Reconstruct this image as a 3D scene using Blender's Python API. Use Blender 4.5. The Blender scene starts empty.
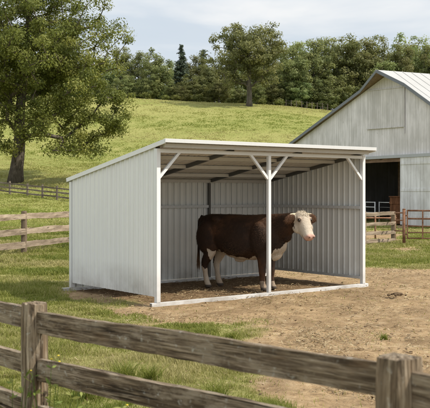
import bpy, bmesh, math, random
import numpy as np
from mathutils import Vector, Matrix, noise as mnoise

random.seed(7)
R = math.radians
scene = bpy.context.scene
COL = scene.collection
EYE, FPX, HZ = 1.9, 886.7, 189.8


# ------------------------------------------------------------------ helpers
def tag(o, label=None, cat=None, group=None, kind=None):
    if label: o['label'] = label
    if cat: o['category'] = cat
    if group: o['group'] = group
    if kind: o['kind'] = kind
    return o


def empty(name, loc, rz=0.0, label=None, cat=None, group=None, scale=1.0):
    o = bpy.data.objects.new(name, None)
    COL.objects.link(o)
    o.location = loc
    o.rotation_euler = (0, 0, rz)
    o.scale = (scale,) * 3
    o.empty_display_size = 0.2
    return tag(o, label, cat, group)


def link(name, me, mat=None, parent=None):
    o = bpy.data.objects.new(name, me)
    COL.objects.link(o)
    if mat is not None and not me.materials:
        me.materials.append(mat)
    if parent is not None:
        o.parent = parent
    return o


def obj(name, bm, mat, parent=None, smooth=False, loc=None, rot=None):
    bmesh.ops.recalc_face_normals(bm, faces=bm.faces)
    me = bpy.data.meshes.new(name)
    bm.to_mesh(me)
    bm.free()
    for p in me.polygons:
        p.use_smooth = smooth
    o = link(name, me, mat, parent)
    if loc is not None: o.location = loc
    if rot is not None: o.rotation_euler = rot
    return o


def mesh_np(name, verts, faces, smooth=False, tint=None):
    """verts (n,3), faces (m,k) -> mesh, k constant; tint per face"""
    me = bpy.data.meshes.new(name)
    verts = np.ascontiguousarray(verts, dtype=np.float32)
    faces = np.ascontiguousarray(faces, dtype=np.int32)
    m, k = faces.shape
    me.vertices.add(len(verts))
    me.vertices.foreach_set('co', verts.ravel())
    me.loops.add(m * k)
    me.loops.foreach_set('vertex_index', faces.ravel())
    me.polygons.add(m)
    me.polygons.foreach_set('loop_start', np.arange(0, m * k, k, dtype=np.int32))
    me.polygons.foreach_set('use_smooth', np.full(m, smooth, dtype=bool))
    if tint is not None:
        a = me.attributes.new('tint', 'FLOAT', 'FACE')
        a.data.foreach_set('value', np.ascontiguousarray(tint, dtype=np.float32))
    me.update(calc_edges=True)
    return me


def box(bm, x0, x1, y0, y1, z0, z1, bev=0.0):
    r = bmesh.ops.create_cube(bm, size=1.0)
    vs = r['verts']
    for v in vs:
        v.co = Vector(((x0 + x1) / 2 + v.co.x * (x1 - x0), (y0 + y1) / 2 + v.co.y * (y1 - y0), (z0 + z1) / 2 + v.co.z * (z1 - z0)))
    if bev > 0:
        es = list({e for v in vs for e in v.link_edges})
        bmesh.ops.bevel(bm, geom=es, offset=bev, segments=2, affect='EDGES', profile=0.6)
    return bm


def bar(bm, p, q, w, h=None, up=Vector((0, 0, 1))):
    """rectangular bar from p to q"""
    h = h or w
    p, q = Vector(p), Vector(q)
    d = (q - p).normalized()
    s = d.cross(up)
    if s.length < 1e-4: s = d.cross(Vector((0, 1, 0)))
    s.normalize()
    t = s.cross(d).normalized()
    vs = []
    for e in (p, q):
        for a, b in ((-1, -1), (1, -1), (1, 1), (-1, 1)):
            vs.append(bm.verts.new(e + s * a * w / 2 + t * b * h / 2))
    for f in ((0, 1, 2, 3), (7, 6, 5, 4), (0, 4, 5, 1), (1, 5, 6, 2), (2, 6, 7, 3), (3, 7, 4, 0)):
        bm.faces.new([vs[i] for i in f])
    return bm


def tube(bm, pts, rads, seg=8, cap=True):
    pts = [Vector(p) for p in pts]
    rings = []
    n0 = None
    for i, p in enumerate(pts):
        d = (pts[min(i + 1, len(pts) - 1)] - pts[max(i - 1, 0)]).normalized()
        if n0 is None:
            n0 = d.cross(Vector((0.13, 0.98, 0.1)))
            if n0.length < 0.1: n0 = d.cross(Vector((1, 0, 0)))
        n0 = (n0 - d * n0.dot(d)).normalized()
        b = d.cross(n0)
        rings.append([bm.verts.new(p + (n0 * math.cos(t) + b * math.sin(t)) * rads[i]) for t in [2 * math.pi * k / seg for k in range(seg)]])
    for a, b in zip(rings, rings[1:]):
        for k in range(seg):
            bm.faces.new((a[k], a[(k + 1) % seg], b[(k + 1) % seg], b[k]))
    if cap:
        bm.faces.new(rings[0][::-1])
        bm.faces.new(rings[-1])
    return bm


def vnoise(x, y, z=0.0):
    return mnoise.noise((x, y, z))


# ------------------------------------------------------------------ materials
class NT:
    def __init__(s, name):
        s.m = bpy.data.materials.new(name)
        s.m.use_nodes = True
        s.t = s.m.node_tree
        s.t.nodes.clear()
        s.out = s.t.nodes.new('ShaderNodeOutputMaterial')

    def n(s, kind, **kw):
        nd = s.t.nodes.new('ShaderNode' + kind)
        for k, v in kw.items():
            if k.startswith('i_'):
                key = k[2:].replace('_', ' ')
                nd.inputs[key].default_value = v
            else:
                setattr(nd, k, v)
        return nd

    def l(s, a, b):
        s.t.links.new(a, b)

    def coord(s, which='Object', scale=(1, 1, 1), rnd=False):
        c = s.n('TexCoord')
        mp = s.n('Mapping')
        mp.inputs['Scale'].default_value = scale
        s.l(c.outputs[which], mp.inputs['Vector'])
        if rnd:
            oi = s.n('ObjectInfo')
            mu = s.n('Math', operation='MULTIPLY')
            mu.inputs[1].default_value = 57.0
            s.l(oi.outputs['Random'], mu.inputs[0])
            cb = s.n('CombineXYZ')
            for k in range(3): s.l(mu.outputs[0], cb.inputs[k])
            s.l(cb.outputs[0], mp.inputs['Location'])
        return mp.outputs[0]

    def noise(s, vec, scale, detail=6, rough=0.6, dist=0.0):
        nd = s.n('TexNoise')
        nd.inputs['Scale'].default_value = scale
        nd.inputs['Detail'].default_value = detail
        nd.inputs['Roughness'].default_value = rough
        nd.inputs['Distortion'].default_value = dist
        s.l(vec, nd.inputs['Vector'])
        return nd.outputs['Fac']

    def ramp(s, fac, stops, interp='LINEAR'):
        nd = s.n('ValToRGB')
        cr = nd.color_ramp
        cr.interpolation = interp
        while len(cr.elements) < len(stops): cr.elements.new(0.5)
        for e, (p, c) in zip(cr.elements, stops):
            e.position = p
            e.color = (*c, 1) if len(c) == 3 else c
        s.l(fac, nd.inputs[0])
        return nd.outputs['Color']

    def mix(s, fac, a, b, blend='MIX'):
        nd = s.n('Mix', data_type='RGBA', blend_type=blend)
        for v, i in ((fac, 0), (a, 6), (b, 7)):
            if hasattr(v, 'is_linked') or hasattr(v, 'links'): s.l(v, nd.inputs[i])
            elif i == 0: nd.inputs[0].default_value = v
            else: nd.inputs[i].default_value = (*v, 1)
        return nd.outputs[2]

    def math(s, op, a, b=None, c=None):
        nd = s.n('Math', operation=op)
        for i, v in enumerate((a, b, c)):
            if v is None: continue
            if hasattr(v, 'links'): s.l(v, nd.inputs[i])
            else: nd.inputs[i].default_value = v
        return nd.outputs[0]

    def mrange(s, v, a, b, c=0.0, d=1.0):
        nd = s.n('MapRange')
        nd.inputs[1].default_value, nd.inputs[2].default_value = a, b
        nd.inputs[3].default_value, nd.inputs[4].default_value = c, d
        s.l(v, nd.inputs[0])
        return nd.outputs[0]

    def attr(s, name):
        return s.n('Attribute', attribute_name=name).outputs['Fac']

    def bsdf(s, color, rough=0.8, metal=0.0, bump=None, bstr=0.3, bdist=0.02, spec=0.3):
        b = s.n('BsdfPrincipled')
        for v, k in ((color, 'Base Color'), (rough, 'Roughness')):
            if hasattr(v, 'links'): s.l(v, b.inputs[k])
            elif k == 'Base Color': b.inputs[k].default_value = (*v, 1)
            else: b.inputs[k].default_value = v
        b.inputs['Metallic'].default_value = metal
        b.inputs['Specular IOR Level'].default_value = spec
        if bump is not None:
            bn = s.n('Bump')
            bn.inputs['Strength'].default_value = bstr
            bn.inputs['Distance'].default_value = bdist
            s.l(bump, bn.inputs['Height'])
            s.l(bn.outputs[0], b.inputs['Normal'])
        s.l(b.outputs[0], s.out.inputs[0])
        return b


def mat_metal(name, base, rough=0.4, dirt=0.25, dcol=(0.22, 0.18, 0.13), low=True):
    t = NT(name)
    v = t.coord('Object')
    n1 = t.noise(v, 1.3, 8, 0.65)
    v2 = t.coord('Object', (14, 14, 0.7))
    n2 = t.noise(v2, 1.0, 5, 0.6)
    c = t.mix(t.mrange(n1, 0.35, 0.75, 0, 0.18), base, tuple(x * 0.72 for x in base))
    c = t.mix(t.mrange(n2, 0.55, 0.85, 0, dirt), c, dcol)
    if low:   # splashed mud near the ground
        g = t.n('NewGeometry')
        sp = t.n('SeparateXYZ')
        t.l(g.outputs['Position'], sp.inputs[0])
        mud = t.math('MULTIPLY', t.mrange(sp.outputs[2], 0.02, 0.65, 1.1, 0), t.mrange(n1, 0.3, 0.7, 0.0, 0.75))
        c = t.mix(mud, c, dcol)
    t.bsdf(c, t.mrange(n1, 0.3, 0.7, rough - 0.08, rough + 0.15), 0.0, n2, 0.05, 0.003, 0.4)
    return t.m


def mat_wood(name, dark, mid, light, lichen=0.3, grain=22.0, gap=1.0, bstr=0.6, moss=0.0, axis='X'):
    t = NT(name)
    s = {'X': (1.1, grain, grain), 'Z': (grain, grain, 1.1)}[axis]
    v = t.coord('Object', s, True)
    vi = t.coord('Object', (1, 1, 1), True)
    g = t.noise(v, 1.0, 8, 0.68, 0.7)
    big = t.noise(vi, 2.6, 4, 0.55)
    fine = t.noise(vi, 38, 5, 0.7)
    s2 = {'X': (2.4, grain * 2.4, grain * 2.4), 'Z': (grain * 2.4, grain * 2.4, 2.4)}[axis]
    crack = t.noise(t.coord('Object', s2, True), 1.0, 3, 0.5, 0.4)
    c = t.ramp(g, [(0.25, dark), (0.48, mid), (0.72, light)])
    c = t.mix(t.mrange(big, 0.35, 0.7, 0, 0.55), c, tuple(x * 0.55 for x in mid))
    c = t.mix(t.math('MULTIPLY', t.mrange(fine, 0.56, 0.72, 0, 1), t.mrange(big, 0.3, 0.62, lichen, 0)), c, (0.5, 0.49, 0.43))
    if moss: c = t.mix(t.mrange(t.noise(vi, 5, 5, 0.6), 0.55, 0.75, 0, moss), c, (0.12, 0.12, 0.05))
    ck = t.mrange(crack, 0.3, 0.38, 1, 0)
    c = t.mix(t.math('MULTIPLY', ck, 0.8), c, tuple(x * 0.3 for x in dark))
    oi = t.n('ObjectInfo')
    br = t.n('HueSaturation')
    t.l(t.mrange(oi.outputs['Random'], 0, 1, 0.82, 1.15), br.inputs['Value'])
    t.l(c, br.inputs['Color'])
    h = t.math('SUBTRACT', g, t.math('MULTIPLY', ck, 0.6))
    t.bsdf(br.outputs[0], 0.88, 0, h, bstr, 0.012, 0.15)
    return t.m


def mat_old_board(name, axis='X'):
    """bare old timber: grey streaks, brown patches, dark splits, knots, pale lichen"""
    t = NT(name)
    g_ = 95 if axis == 'X' else 60
    S = (lambda a, b: (a, b, b)) if axis == 'X' else (lambda a, b: (b, b, a))
    vi = t.coord('Object', (1, 1, 1), True)
    fine = t.noise(t.coord('Object', S(3.0, g_), True), 1.0, 8, 0.72, 0.5)
    wide = t.noise(t.coord('Object', S(1.6, 26), True), 1.0, 6, 0.65, 0.8)
    patch = t.noise(t.coord('Object', S(2.2, 9), True), 1.6, 6, 0.65)
    spot = t.noise(vi, 26, 6, 0.72)
    split = t.noise(t.coord('Object', S(1.5, 60), True), 1.0, 3, 0.5, 0.6)
    c = t.ramp(fine, [(0.36, (0.035, 0.025, 0.017)), (0.46, (0.15, 0.112, 0.076)), (0.55, (0.29, 0.225, 0.155)), (0.66, (0.50, 0.42, 0.32))])
    c = t.mix(t.mrange(wide, 0.50, 0.62, 0, 0.75 if axis == 'X' else 0.4), c, (0.075, 0.053, 0.035))
    c = t.mix(t.mrange(patch, 0.52, 0.62, 0, 0.6), c, (0.41, 0.345, 0.26))
    c = t.mix(t.mrange(patch, 0.30, 0.42, 0.5, 0), c, (0.19, 0.115, 0.062))
    c = t.mix(t.math('MULTIPLY', t.mrange(spot, 0.58, 0.66, 0, 0.8), t.mrange(patch, 0.42, 0.56, 0, 1)), c, (0.50, 0.49, 0.44))
    sp = t.mrange(split, 0.31, 0.37, 1, 0)
    c = t.mix(t.math('MULTIPLY', sp, 0.9), c, (0.018, 0.012, 0.008))
    h = t.math('SUBTRACT', t.math('ADD', fine, t.math('MULTIPLY', spot, 0.35)), t.math('MULTIPLY', sp, 0.9))
    t.bsdf(c, 0.9, 0, h, 1.0, 0.012, 0.12)
    return t.m


def mat_leaf(name, c1, c2, c3, trans=0.35, objvar=0.2):
    t = NT(name)
    a = t.attr('tint')
    c = t.ramp(a, [(0.0, c1), (0.5, c2), (1.0, c3)])
    hs = t.n('HueSaturation')
    oi = t.n('ObjectInfo')
    t.l(t.mrange(oi.outputs['Random'], 0, 1, 1 - objvar, 1 + objvar), hs.inputs['Value'])
    t.l(t.mrange(oi.outputs['Random'], 0, 1, 0.5 - objvar * 0.09, 0.5 + objvar * 0.06), hs.inputs['Hue'])
    t.l(c, hs.inputs['Color'])
    d = t.n('BsdfPrincipled')
    d.inputs['Roughness'].default_value = 0.6
    d.inputs['Specular IOR Level'].default_value = 0.25
    t.l(hs.outputs[0], d.inputs['Base Color'])
    tr = t.n('BsdfTranslucent')
    t.l(t.mix(0.5, hs.outputs[0], (0.16, 0.17, 0.03)), tr.inputs[0])
    mx = t.n('MixShader')
    mx.inputs[0].default_value = trans
    t.l(d.outputs[0], mx.inputs[1])
    t.l(tr.outputs[0], mx.inputs[2])
    t.l(mx.outputs[0], t.out.inputs[0])
    return t.m


def mat_bark(name, dark, light):
    t = NT(name)
    v = t.coord('Object', (6, 6, 1.3))
    n1 = t.noise(v, 1.0, 8, 0.7, 0.6)
    c = t.ramp(n1, [(0.3, dark), (0.65, light)])
    t.bsdf(c, 0.95, 0, n1, 0.9, 0.06, 0.1)
    return t.m


M = {}
M['white_paint'] = mat_metal('white_painted_steel', (0.73, 0.74, 0.75), 0.4, 0.08)
M['panel'] = mat_metal('pale_grey_sheet_metal', (0.78, 0.785, 0.785), 0.42, 0.13)
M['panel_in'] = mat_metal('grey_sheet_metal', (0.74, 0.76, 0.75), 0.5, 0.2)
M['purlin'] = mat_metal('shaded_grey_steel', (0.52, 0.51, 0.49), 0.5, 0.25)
M['edge'] = mat_metal('pale_roof_edge_steel', (0.60, 0.61, 0.62), 0.45, 0.12)
M['girt'] = mat_metal('grey_painted_steel', (0.58, 0.60, 0.61), 0.45, 0.15)
M['dark_steel'] = mat_metal('dark_steel', (0.11, 0.11, 0.105), 0.55, 0.15)
M['roof_under'] = mat_metal('dusty_roof_sheet', (0.62, 0.60, 0.57), 0.55, 0.25, (0.2, 0.15, 0.1))
M['fence_wood'] = mat_wood('weathered_grey_wood', (0.035, 0.026, 0.018), (0.155, 0.12, 0.088), (0.42, 0.365, 0.295), 0.85, grain=52.0, moss=0.25, bstr=1.0)
M['near_rail'] = mat_old_board('old_rail_timber', 'X')
M['near_post'] = mat_old_board('old_post_timber', 'Z')
M['post_wood'] = mat_wood('weathered_post_wood', (0.075, 0.054, 0.034), (0.25, 0.19, 0.13), (0.50, 0.42, 0.315), 0.7, grain=42.0, moss=0.3, bstr=1.0, axis='Z')
M['pale_wood'] = mat_wood('sunbleached_wood', (0.13, 0.095, 0.065), (0.32, 0.25, 0.185), (0.47, 0.39, 0.30), 0.35, grain=14)
M['pale_post'] = mat_wood('sunbleached_post_wood', (0.08, 0.056, 0.036), (0.19, 0.14, 0.095), (0.30, 0.235, 0.165), 0.3, grain=14, axis='Z')
M['dark_wood'] = mat_wood('old_dark_fence_wood', (0.07, 0.055, 0.042), (0.19, 0.155, 0.125), (0.30, 0.26, 0.21), 0.2, grain=10)
M['brown_wood'] = mat_wood('reddish_brown_wood', (0.05, 0.022, 0.012), (0.15, 0.065, 0.03), (0.24, 0.115, 0.06), 0.05, grain=9, axis='Z')
M['beam_wood'] = mat_wood('brown_beam_wood', (0.08, 0.05, 0.03), (0.2, 0.13, 0.085), (0.3, 0.21, 0.14), 0.1, grain=9)
M['soffit'] = mat_wood('bare_soffit_wood', (0.12, 0.085, 0.055), (0.27, 0.2, 0.135), (0.38, 0.3, 0.21), 0.1, grain=8)
M['bark'] = mat_bark('oak_bark', (0.035, 0.028, 0.022), (0.16, 0.135, 0.11))
M['bark_far'] = mat_bark('grey_bark', (0.05, 0.042, 0.034), (0.17, 0.15, 0.125))
M['leaf_oak'] = mat_leaf('oak_leaves', (0.06, 0.08, 0.018), (0.155, 0.18, 0.036), (0.32, 0.32, 0.085), 0.45, 0.0)
M['leaf_mid'] = mat_leaf('meadow_tree_leaves', (0.09, 0.105, 0.042), (0.175, 0.185, 0.07), (0.29, 0.28, 0.11), 0.4, 0.0)
M['leaf_far'] = mat_leaf('forest_leaves', (0.115, 0.15, 0.06), (0.22, 0.26, 0.10), (0.36, 0.375, 0.15), 0.5, 0.36)  # lighter, less saturated greens: distance haze put into the leaf colour
M['leaf_conifer'] = mat_leaf('conifer_needles', (0.04, 0.06, 0.045), (0.065, 0.09, 0.062), (0.10, 0.125, 0.085), 0.15, 0.15)
M['leaf_shrub'] = mat_leaf('shrub_leaves', (0.07, 0.085, 0.02), (0.13, 0.15, 0.035), (0.21, 0.21, 0.06), 0.35, 0.25)
M['grass'] = mat_leaf('grass_blades', (0.14, 0.18, 0.032), (0.265, 0.28, 0.065), (0.46, 0.405, 0.19), 0.45, 0.0)
M['meadow'] = mat_leaf('meadow_blades', (0.28, 0.33, 0.075), (0.38, 0.395, 0.115), (0.50, 0.455, 0.20), 0.5, 0.0)
M['weed'] = mat_leaf('weed_leaves', (0.10, 0.15, 0.03), (0.20, 0.26, 0.055), (0.33, 0.34, 0.11), 0.35, 0.1)
M['straw'] = mat_leaf('straw_litter', (0.10, 0.062, 0.03), (0.28, 0.205, 0.115), (0.44, 0.36, 0.22), 0.1, 0.0)
M['clod'] = mat_leaf('soil_clods', (0.13, 0.085, 0.046), (0.25, 0.175, 0.10), (0.36, 0.27, 0.165), 0.0, 0.0)


def mat_rust():
    t = NT('rusty_pipe')
    v = t.coord('Object')
    n1 = t.noise(v, 6, 8, 0.7)
    c = t.ramp(n1, [(0.3, (0.10, 0.045, 0.025)), (0.5, (0.22, 0.11, 0.065)), (0.7, (0.34, 0.22, 0.15))])
    t.bsdf(c, 0.85, 0.0, n1, 0.3, 0.004, 0.2)
    return t.m


M['rust'] = mat_rust()


def mat_barn(name, base, board=0.22):
    """whitewashed upright boards: tone per board, open joints, streaks"""
    t = NT(name)
    c = t.n('TexCoord')
    sp = t.n('SeparateXYZ')
    t.l(c.outputs['Object'], sp.inputs[0])
    xy = t.math('ADD', sp.outputs[0], t.math('MULTIPLY', sp.outputs[1], 1.0))
    u = t.math('DIVIDE', xy, board)
    fl = t.math('FLOOR', u)
    fr = t.math('FRACT', u)
    wn = t.n('TexWhiteNoise', noise_dimensions='1D')
    t.l(fl, wn.inputs['W'])
    v = t.coord('Object', (9, 9, 0.55))
    st = t.noise(v, 1.0, 7, 0.65, 0.2)
    vb = t.coord('Object', (1.1, 1.1, 0.6))
    big = t.noise(vb, 1.0, 5, 0.6)
    col = t.mix(t.mrange(wn.outputs[0], 0, 1, 0, 0.22), base, tuple(x * 0.6 for x in base))
    col = t.mix(t.mrange(st, 0.46, 0.74, 0, 0.6), col, (0.36, 0.345, 0.32))
    col = t.mix(t.mrange(big, 0.40, 0.62, 0, 0.5), col, (0.40, 0.39, 0.37))
    low = t.mrange(sp.outputs[2], 0.0, 1.1, 0.5, 0.0)
    col = t.mix(t.math('MULTIPLY', low, st), col, (0.22, 0.18, 0.13))
    kn = t.noise(t.coord('Object', (3.2, 3.2, 1.6)), 2.2, 3, 0.5)
    col = t.mix(t.mrange(kn, 0.68, 0.76, 0, 0.5), col, (0.2, 0.18, 0.16))
    joint = t.math('LESS_THAN', t.math('ABSOLUTE', t.math('SUBTRACT', fr, 0.5)), 0.47)
    jn = t.math('SUBTRACT', 1.0, joint)
    col = t.mix(t.math('MULTIPLY', jn, 0.42), col, (0.12, 0.11, 0.10))
    h = t.math('ADD', t.math('MULTIPLY', joint, 0.6), t.math('MULTIPLY', st, 0.4))
    t.bsdf(col, 0.85, 0, h, 0.5, 0.015, 0.2)
    return t.m


M['barn_wall'] = mat_barn('whitewashed_boards', (0.80, 0.775, 0.79))
M['barn_door'] = mat_barn('bluish_white_boards', (0.80, 0.81, 0.825), 0.26)
M['barn_hatch'] = mat_barn('old_whitewash_hatch', (0.73, 0.705, 0.71), 0.19)


def mat_barn_roof():
    t = NT('galvanised_roof')
    v = t.coord('Object', (1, 1, 1))
    n1 = t.noise(v, 0.9, 6, 0.6)
    n2 = t.noise(t.coord('Object', (0.35, 7, 7)), 1, 5, 0.6)
    c = t.mix(t.mrange(n1, 0.4, 0.7, 0, 0.3), (0.40, 0.40, 0.395), (0.30, 0.29, 0.27))
    c = t.mix(t.mrange(n2, 0.55, 0.8, 0, 0.35), c, (0.36, 0.31, 0.26))
    t.bsdf(c, 0.5, 0.0, n2, 0.1, 0.004, 0.4)
    return t.m


M['barn_roof'] = mat_barn_roof()
M['barn_trim'] = mat_metal('slate_grey_trim', (0.17, 0.185, 0.21), 0.5, 0.2, low=False)
M['barn_strip'] = mat_metal('grey_door_track', (0.40, 0.42, 0.44), 0.5, 0.25, low=False)
M['grey_pipe'] = mat_metal('galvanised_pipe', (0.55, 0.56, 0.56), 0.45, 0.2)


# ------------------------------------------------------------------ terrain
PROF = [(-50, 0), (45, 0), (58, .12), (68, .62), (74, 1.13), (78, 1.5), (85, 2.65), (100, 5.2), (125, 10.9), (140, 14.3),
        (150, 16.5), (160, 17.2), (180, 17.8), (250, 19.0), (400, 22.0), (900, 30.0)]
PX = np.array([p[0] for p in PROF], float)
PY = np.array([p[1] for p in PROF], float)


def _pchip(x):
    h = np.diff(PX); d = np.diff(PY) / h
    m = np.zeros_like(PX)
    for i in range(1, len(PX) - 1):
        if d[i - 1] * d[i] > 0:
            w1 = 2 * h[i] + h[i - 1]; w2 = h[i] + 2 * h[i - 1]
            m[i] = (w1 + w2) / (w1 / d[i - 1] + w2 / d[i])
    m[-1] = d[-1]
    x = np.clip(x, PX[0], PX[-1] - 1e-6)
    k = np.searchsorted(PX, x, side='right') - 1
    t = (x - PX[k]) / h[k]
    return ((2 * t**3 - 3 * t**2 + 1) * PY[k] + (t**3 - 2 * t**2 + t) * h[k] * m[k]
            + (-2 * t**3 + 3 * t**2) * PY[k + 1] + (t**3 - t**2) * h[k] * m[k + 1])


def ground_h(x, y):
    x = np.asarray(x, float); y = np.asarray(y, float)
    a = _pchip(y)
    tilt = 1.0 - 0.0033 * np.clip(x, -70, 70) * np.clip((y - 90) / 50, 0, 1)
    s = np.clip((x + 2) / 10, 0, 1); s = s * s * (3 - 2 * s)
    low = np.clip((95 - y) / 25, 0, 1)
    roll = np.sin(x * 0.11 + y * 0.045 + 1.0) * 0.22 * np.clip((y - 82) / 30, 0, 1) + np.sin(x * 0.23 - y * 0.09) * 0.1 * np.clip((y - 82) / 30, 0, 1)
    return a * tilt * (1 - 0.55 * s * low) + roll


def gh(x, y):
    return float(ground_h(np.array([x]), np.array([y]))[0])


def fbm(x, y, scale, seed, octv=3):
    """vectorised value noise in 0..1"""
    tot = np.zeros_like(x, dtype=float); amp = 1.0; norm = 0
    for o in range(octv):
        rs = np.random.RandomState(seed * 17 + o)
        tab = rs.rand(256, 256)
        u = x * scale * 2**o + 1000.37; v = y * scale * 2**o + 1000.71
        i = np.floor(u).astype(int); j = np.floor(v).astype(int)
        fu = u - i; fv = v - j
        fu = fu * fu * (3 - 2 * fu); fv = fv * fv * (3 - 2 * fv)
        g = lambda a, b: tab[a % 256, b % 256]
        tot += amp * ((g(i, j) * (1 - fu) + g(i + 1, j) * fu) * (1 - fv) + (g(i, j + 1) * (1 - fu) + g(i + 1, j + 1) * fu) * fv)
        norm += amp; amp *= 0.5
    return tot / norm


def gp(px, py):
    """photo pixel of a spot on the level yard -> world x, y"""
    y = FPX * EYE / (py - HZ)
    return (px - 215) * y / FPX, y


SHED_O, SHED_A, SW, SD = (-0.944, 14.549), 0.657, 4.88, 2.911
CA, SA = math.cos(SHED_A), math.sin(SHED_A)


def shed_local(x, y):
    dx, dy = x - SHED_O[0], y - SHED_O[1]
    return dx * CA + dy * SA, -dx * SA + dy * CA


DIRT = [(10, 262, 0), (40, 265, 0), (60, 270, 0), (10, 300, 0), (50, 310, .05), (90, 314, .15), (100, 330, .1), (60, 345, 0), (60, 380, 0), (20, 330, 0),
        (120, 350, .2), (170, 360, .15), (150, 390, .1), (200, 380, .2), (100, 390, 0), (235, 395, .35), (225, 336, .3), (245, 334, .35), (200, 335, .4), (160, 326, .45),
        (130, 316, .38), (110, 305, .5), (150, 310, .9), (180, 318, .7), (200, 308, 1), (250, 304, 1), (300, 300, 1), (350, 300, 1), (420, 300, 1),
        (420, 340, 1), (300, 340, .95), (330, 330, 1), (345, 350, .95), (383, 337, .55), (400, 395, 1), (320, 390, 1), (275, 385, .75), (250, 365, .45), (275, 345, .75), (215, 365, .3),
        (430, 275, 1), (390, 277, 1), (372, 270, .7), (372, 262, .2), (400, 264, .1), (425, 264, .1), (380, 252, .1), (415, 252, .55), (428, 251, .6), (380, 245, .3), (375, 236, .9),
        (392, 234, .7), (415, 236, 0), (425, 230, 0), (380, 226, .7), (300, 240, .2), (460, 250, .3), (470, 300, 1), (470, 350, 1), (200, 290, 1), (100, 289, 1), (240, 283, 1),
        (280, 277, 1), (340, 281, 1), (90, 286, .5), (20, 245, 0), (60, 232, 0), (150, 255, .2), (230, 250, .2), (-30, 300, 0), (-30, 250, 0), (-30, 380, 0)]
DW = np.array([(*gp(a, b), v) for a, b, v in DIRT])


def dirt_mask(x, y):
    x = np.asarray(x, float).ravel(); y = np.asarray(y, float).ravel()
    out = np.zeros_like(x)
    for k in range(0, len(x), 40000):
        xs, ys = x[k:k + 40000, None], y[k:k + 40000, None]
        sc = np.clip(DW[None, :, 1], 6, 60)
        d2 = ((xs - DW[None, :, 0]) * 1.0 / sc * 14)**2 + ((ys - DW[None, :, 1]) * 0.55 / sc * 14)**2 + 0.02
        w = 1 / d2**1.6
        out[k:k + 40000] = (w * DW[None, :, 2]).sum(1) / w.sum(1)
    far = np.clip((y - 46) / 8, 0, 1)
    out = out * (1 - far)
    n = fbm(x, y, 1.1, 3, 4)
    out = out + (n - 0.5) * 1.0 * (0.25 + 0.75 * (1 - np.abs(out * 2 - 1)))
    return np.clip((out - 0.30) / 0.40, 0, 1)


def grid_lines(a, b, fine, far_lo, far_hi, g=1.13):
    mid = list(np.arange(a, b, fine))
    lo, s = [], fine
    p = a
    while p > far_lo:
        s *= g; p -= s; lo.append(p)
    hi, s, p = [], fine, mid[-1]
    while p < far_hi:
        s *= g; p += s; hi.append(p)
    return np.array(lo[::-1] + mid + hi)


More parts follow.
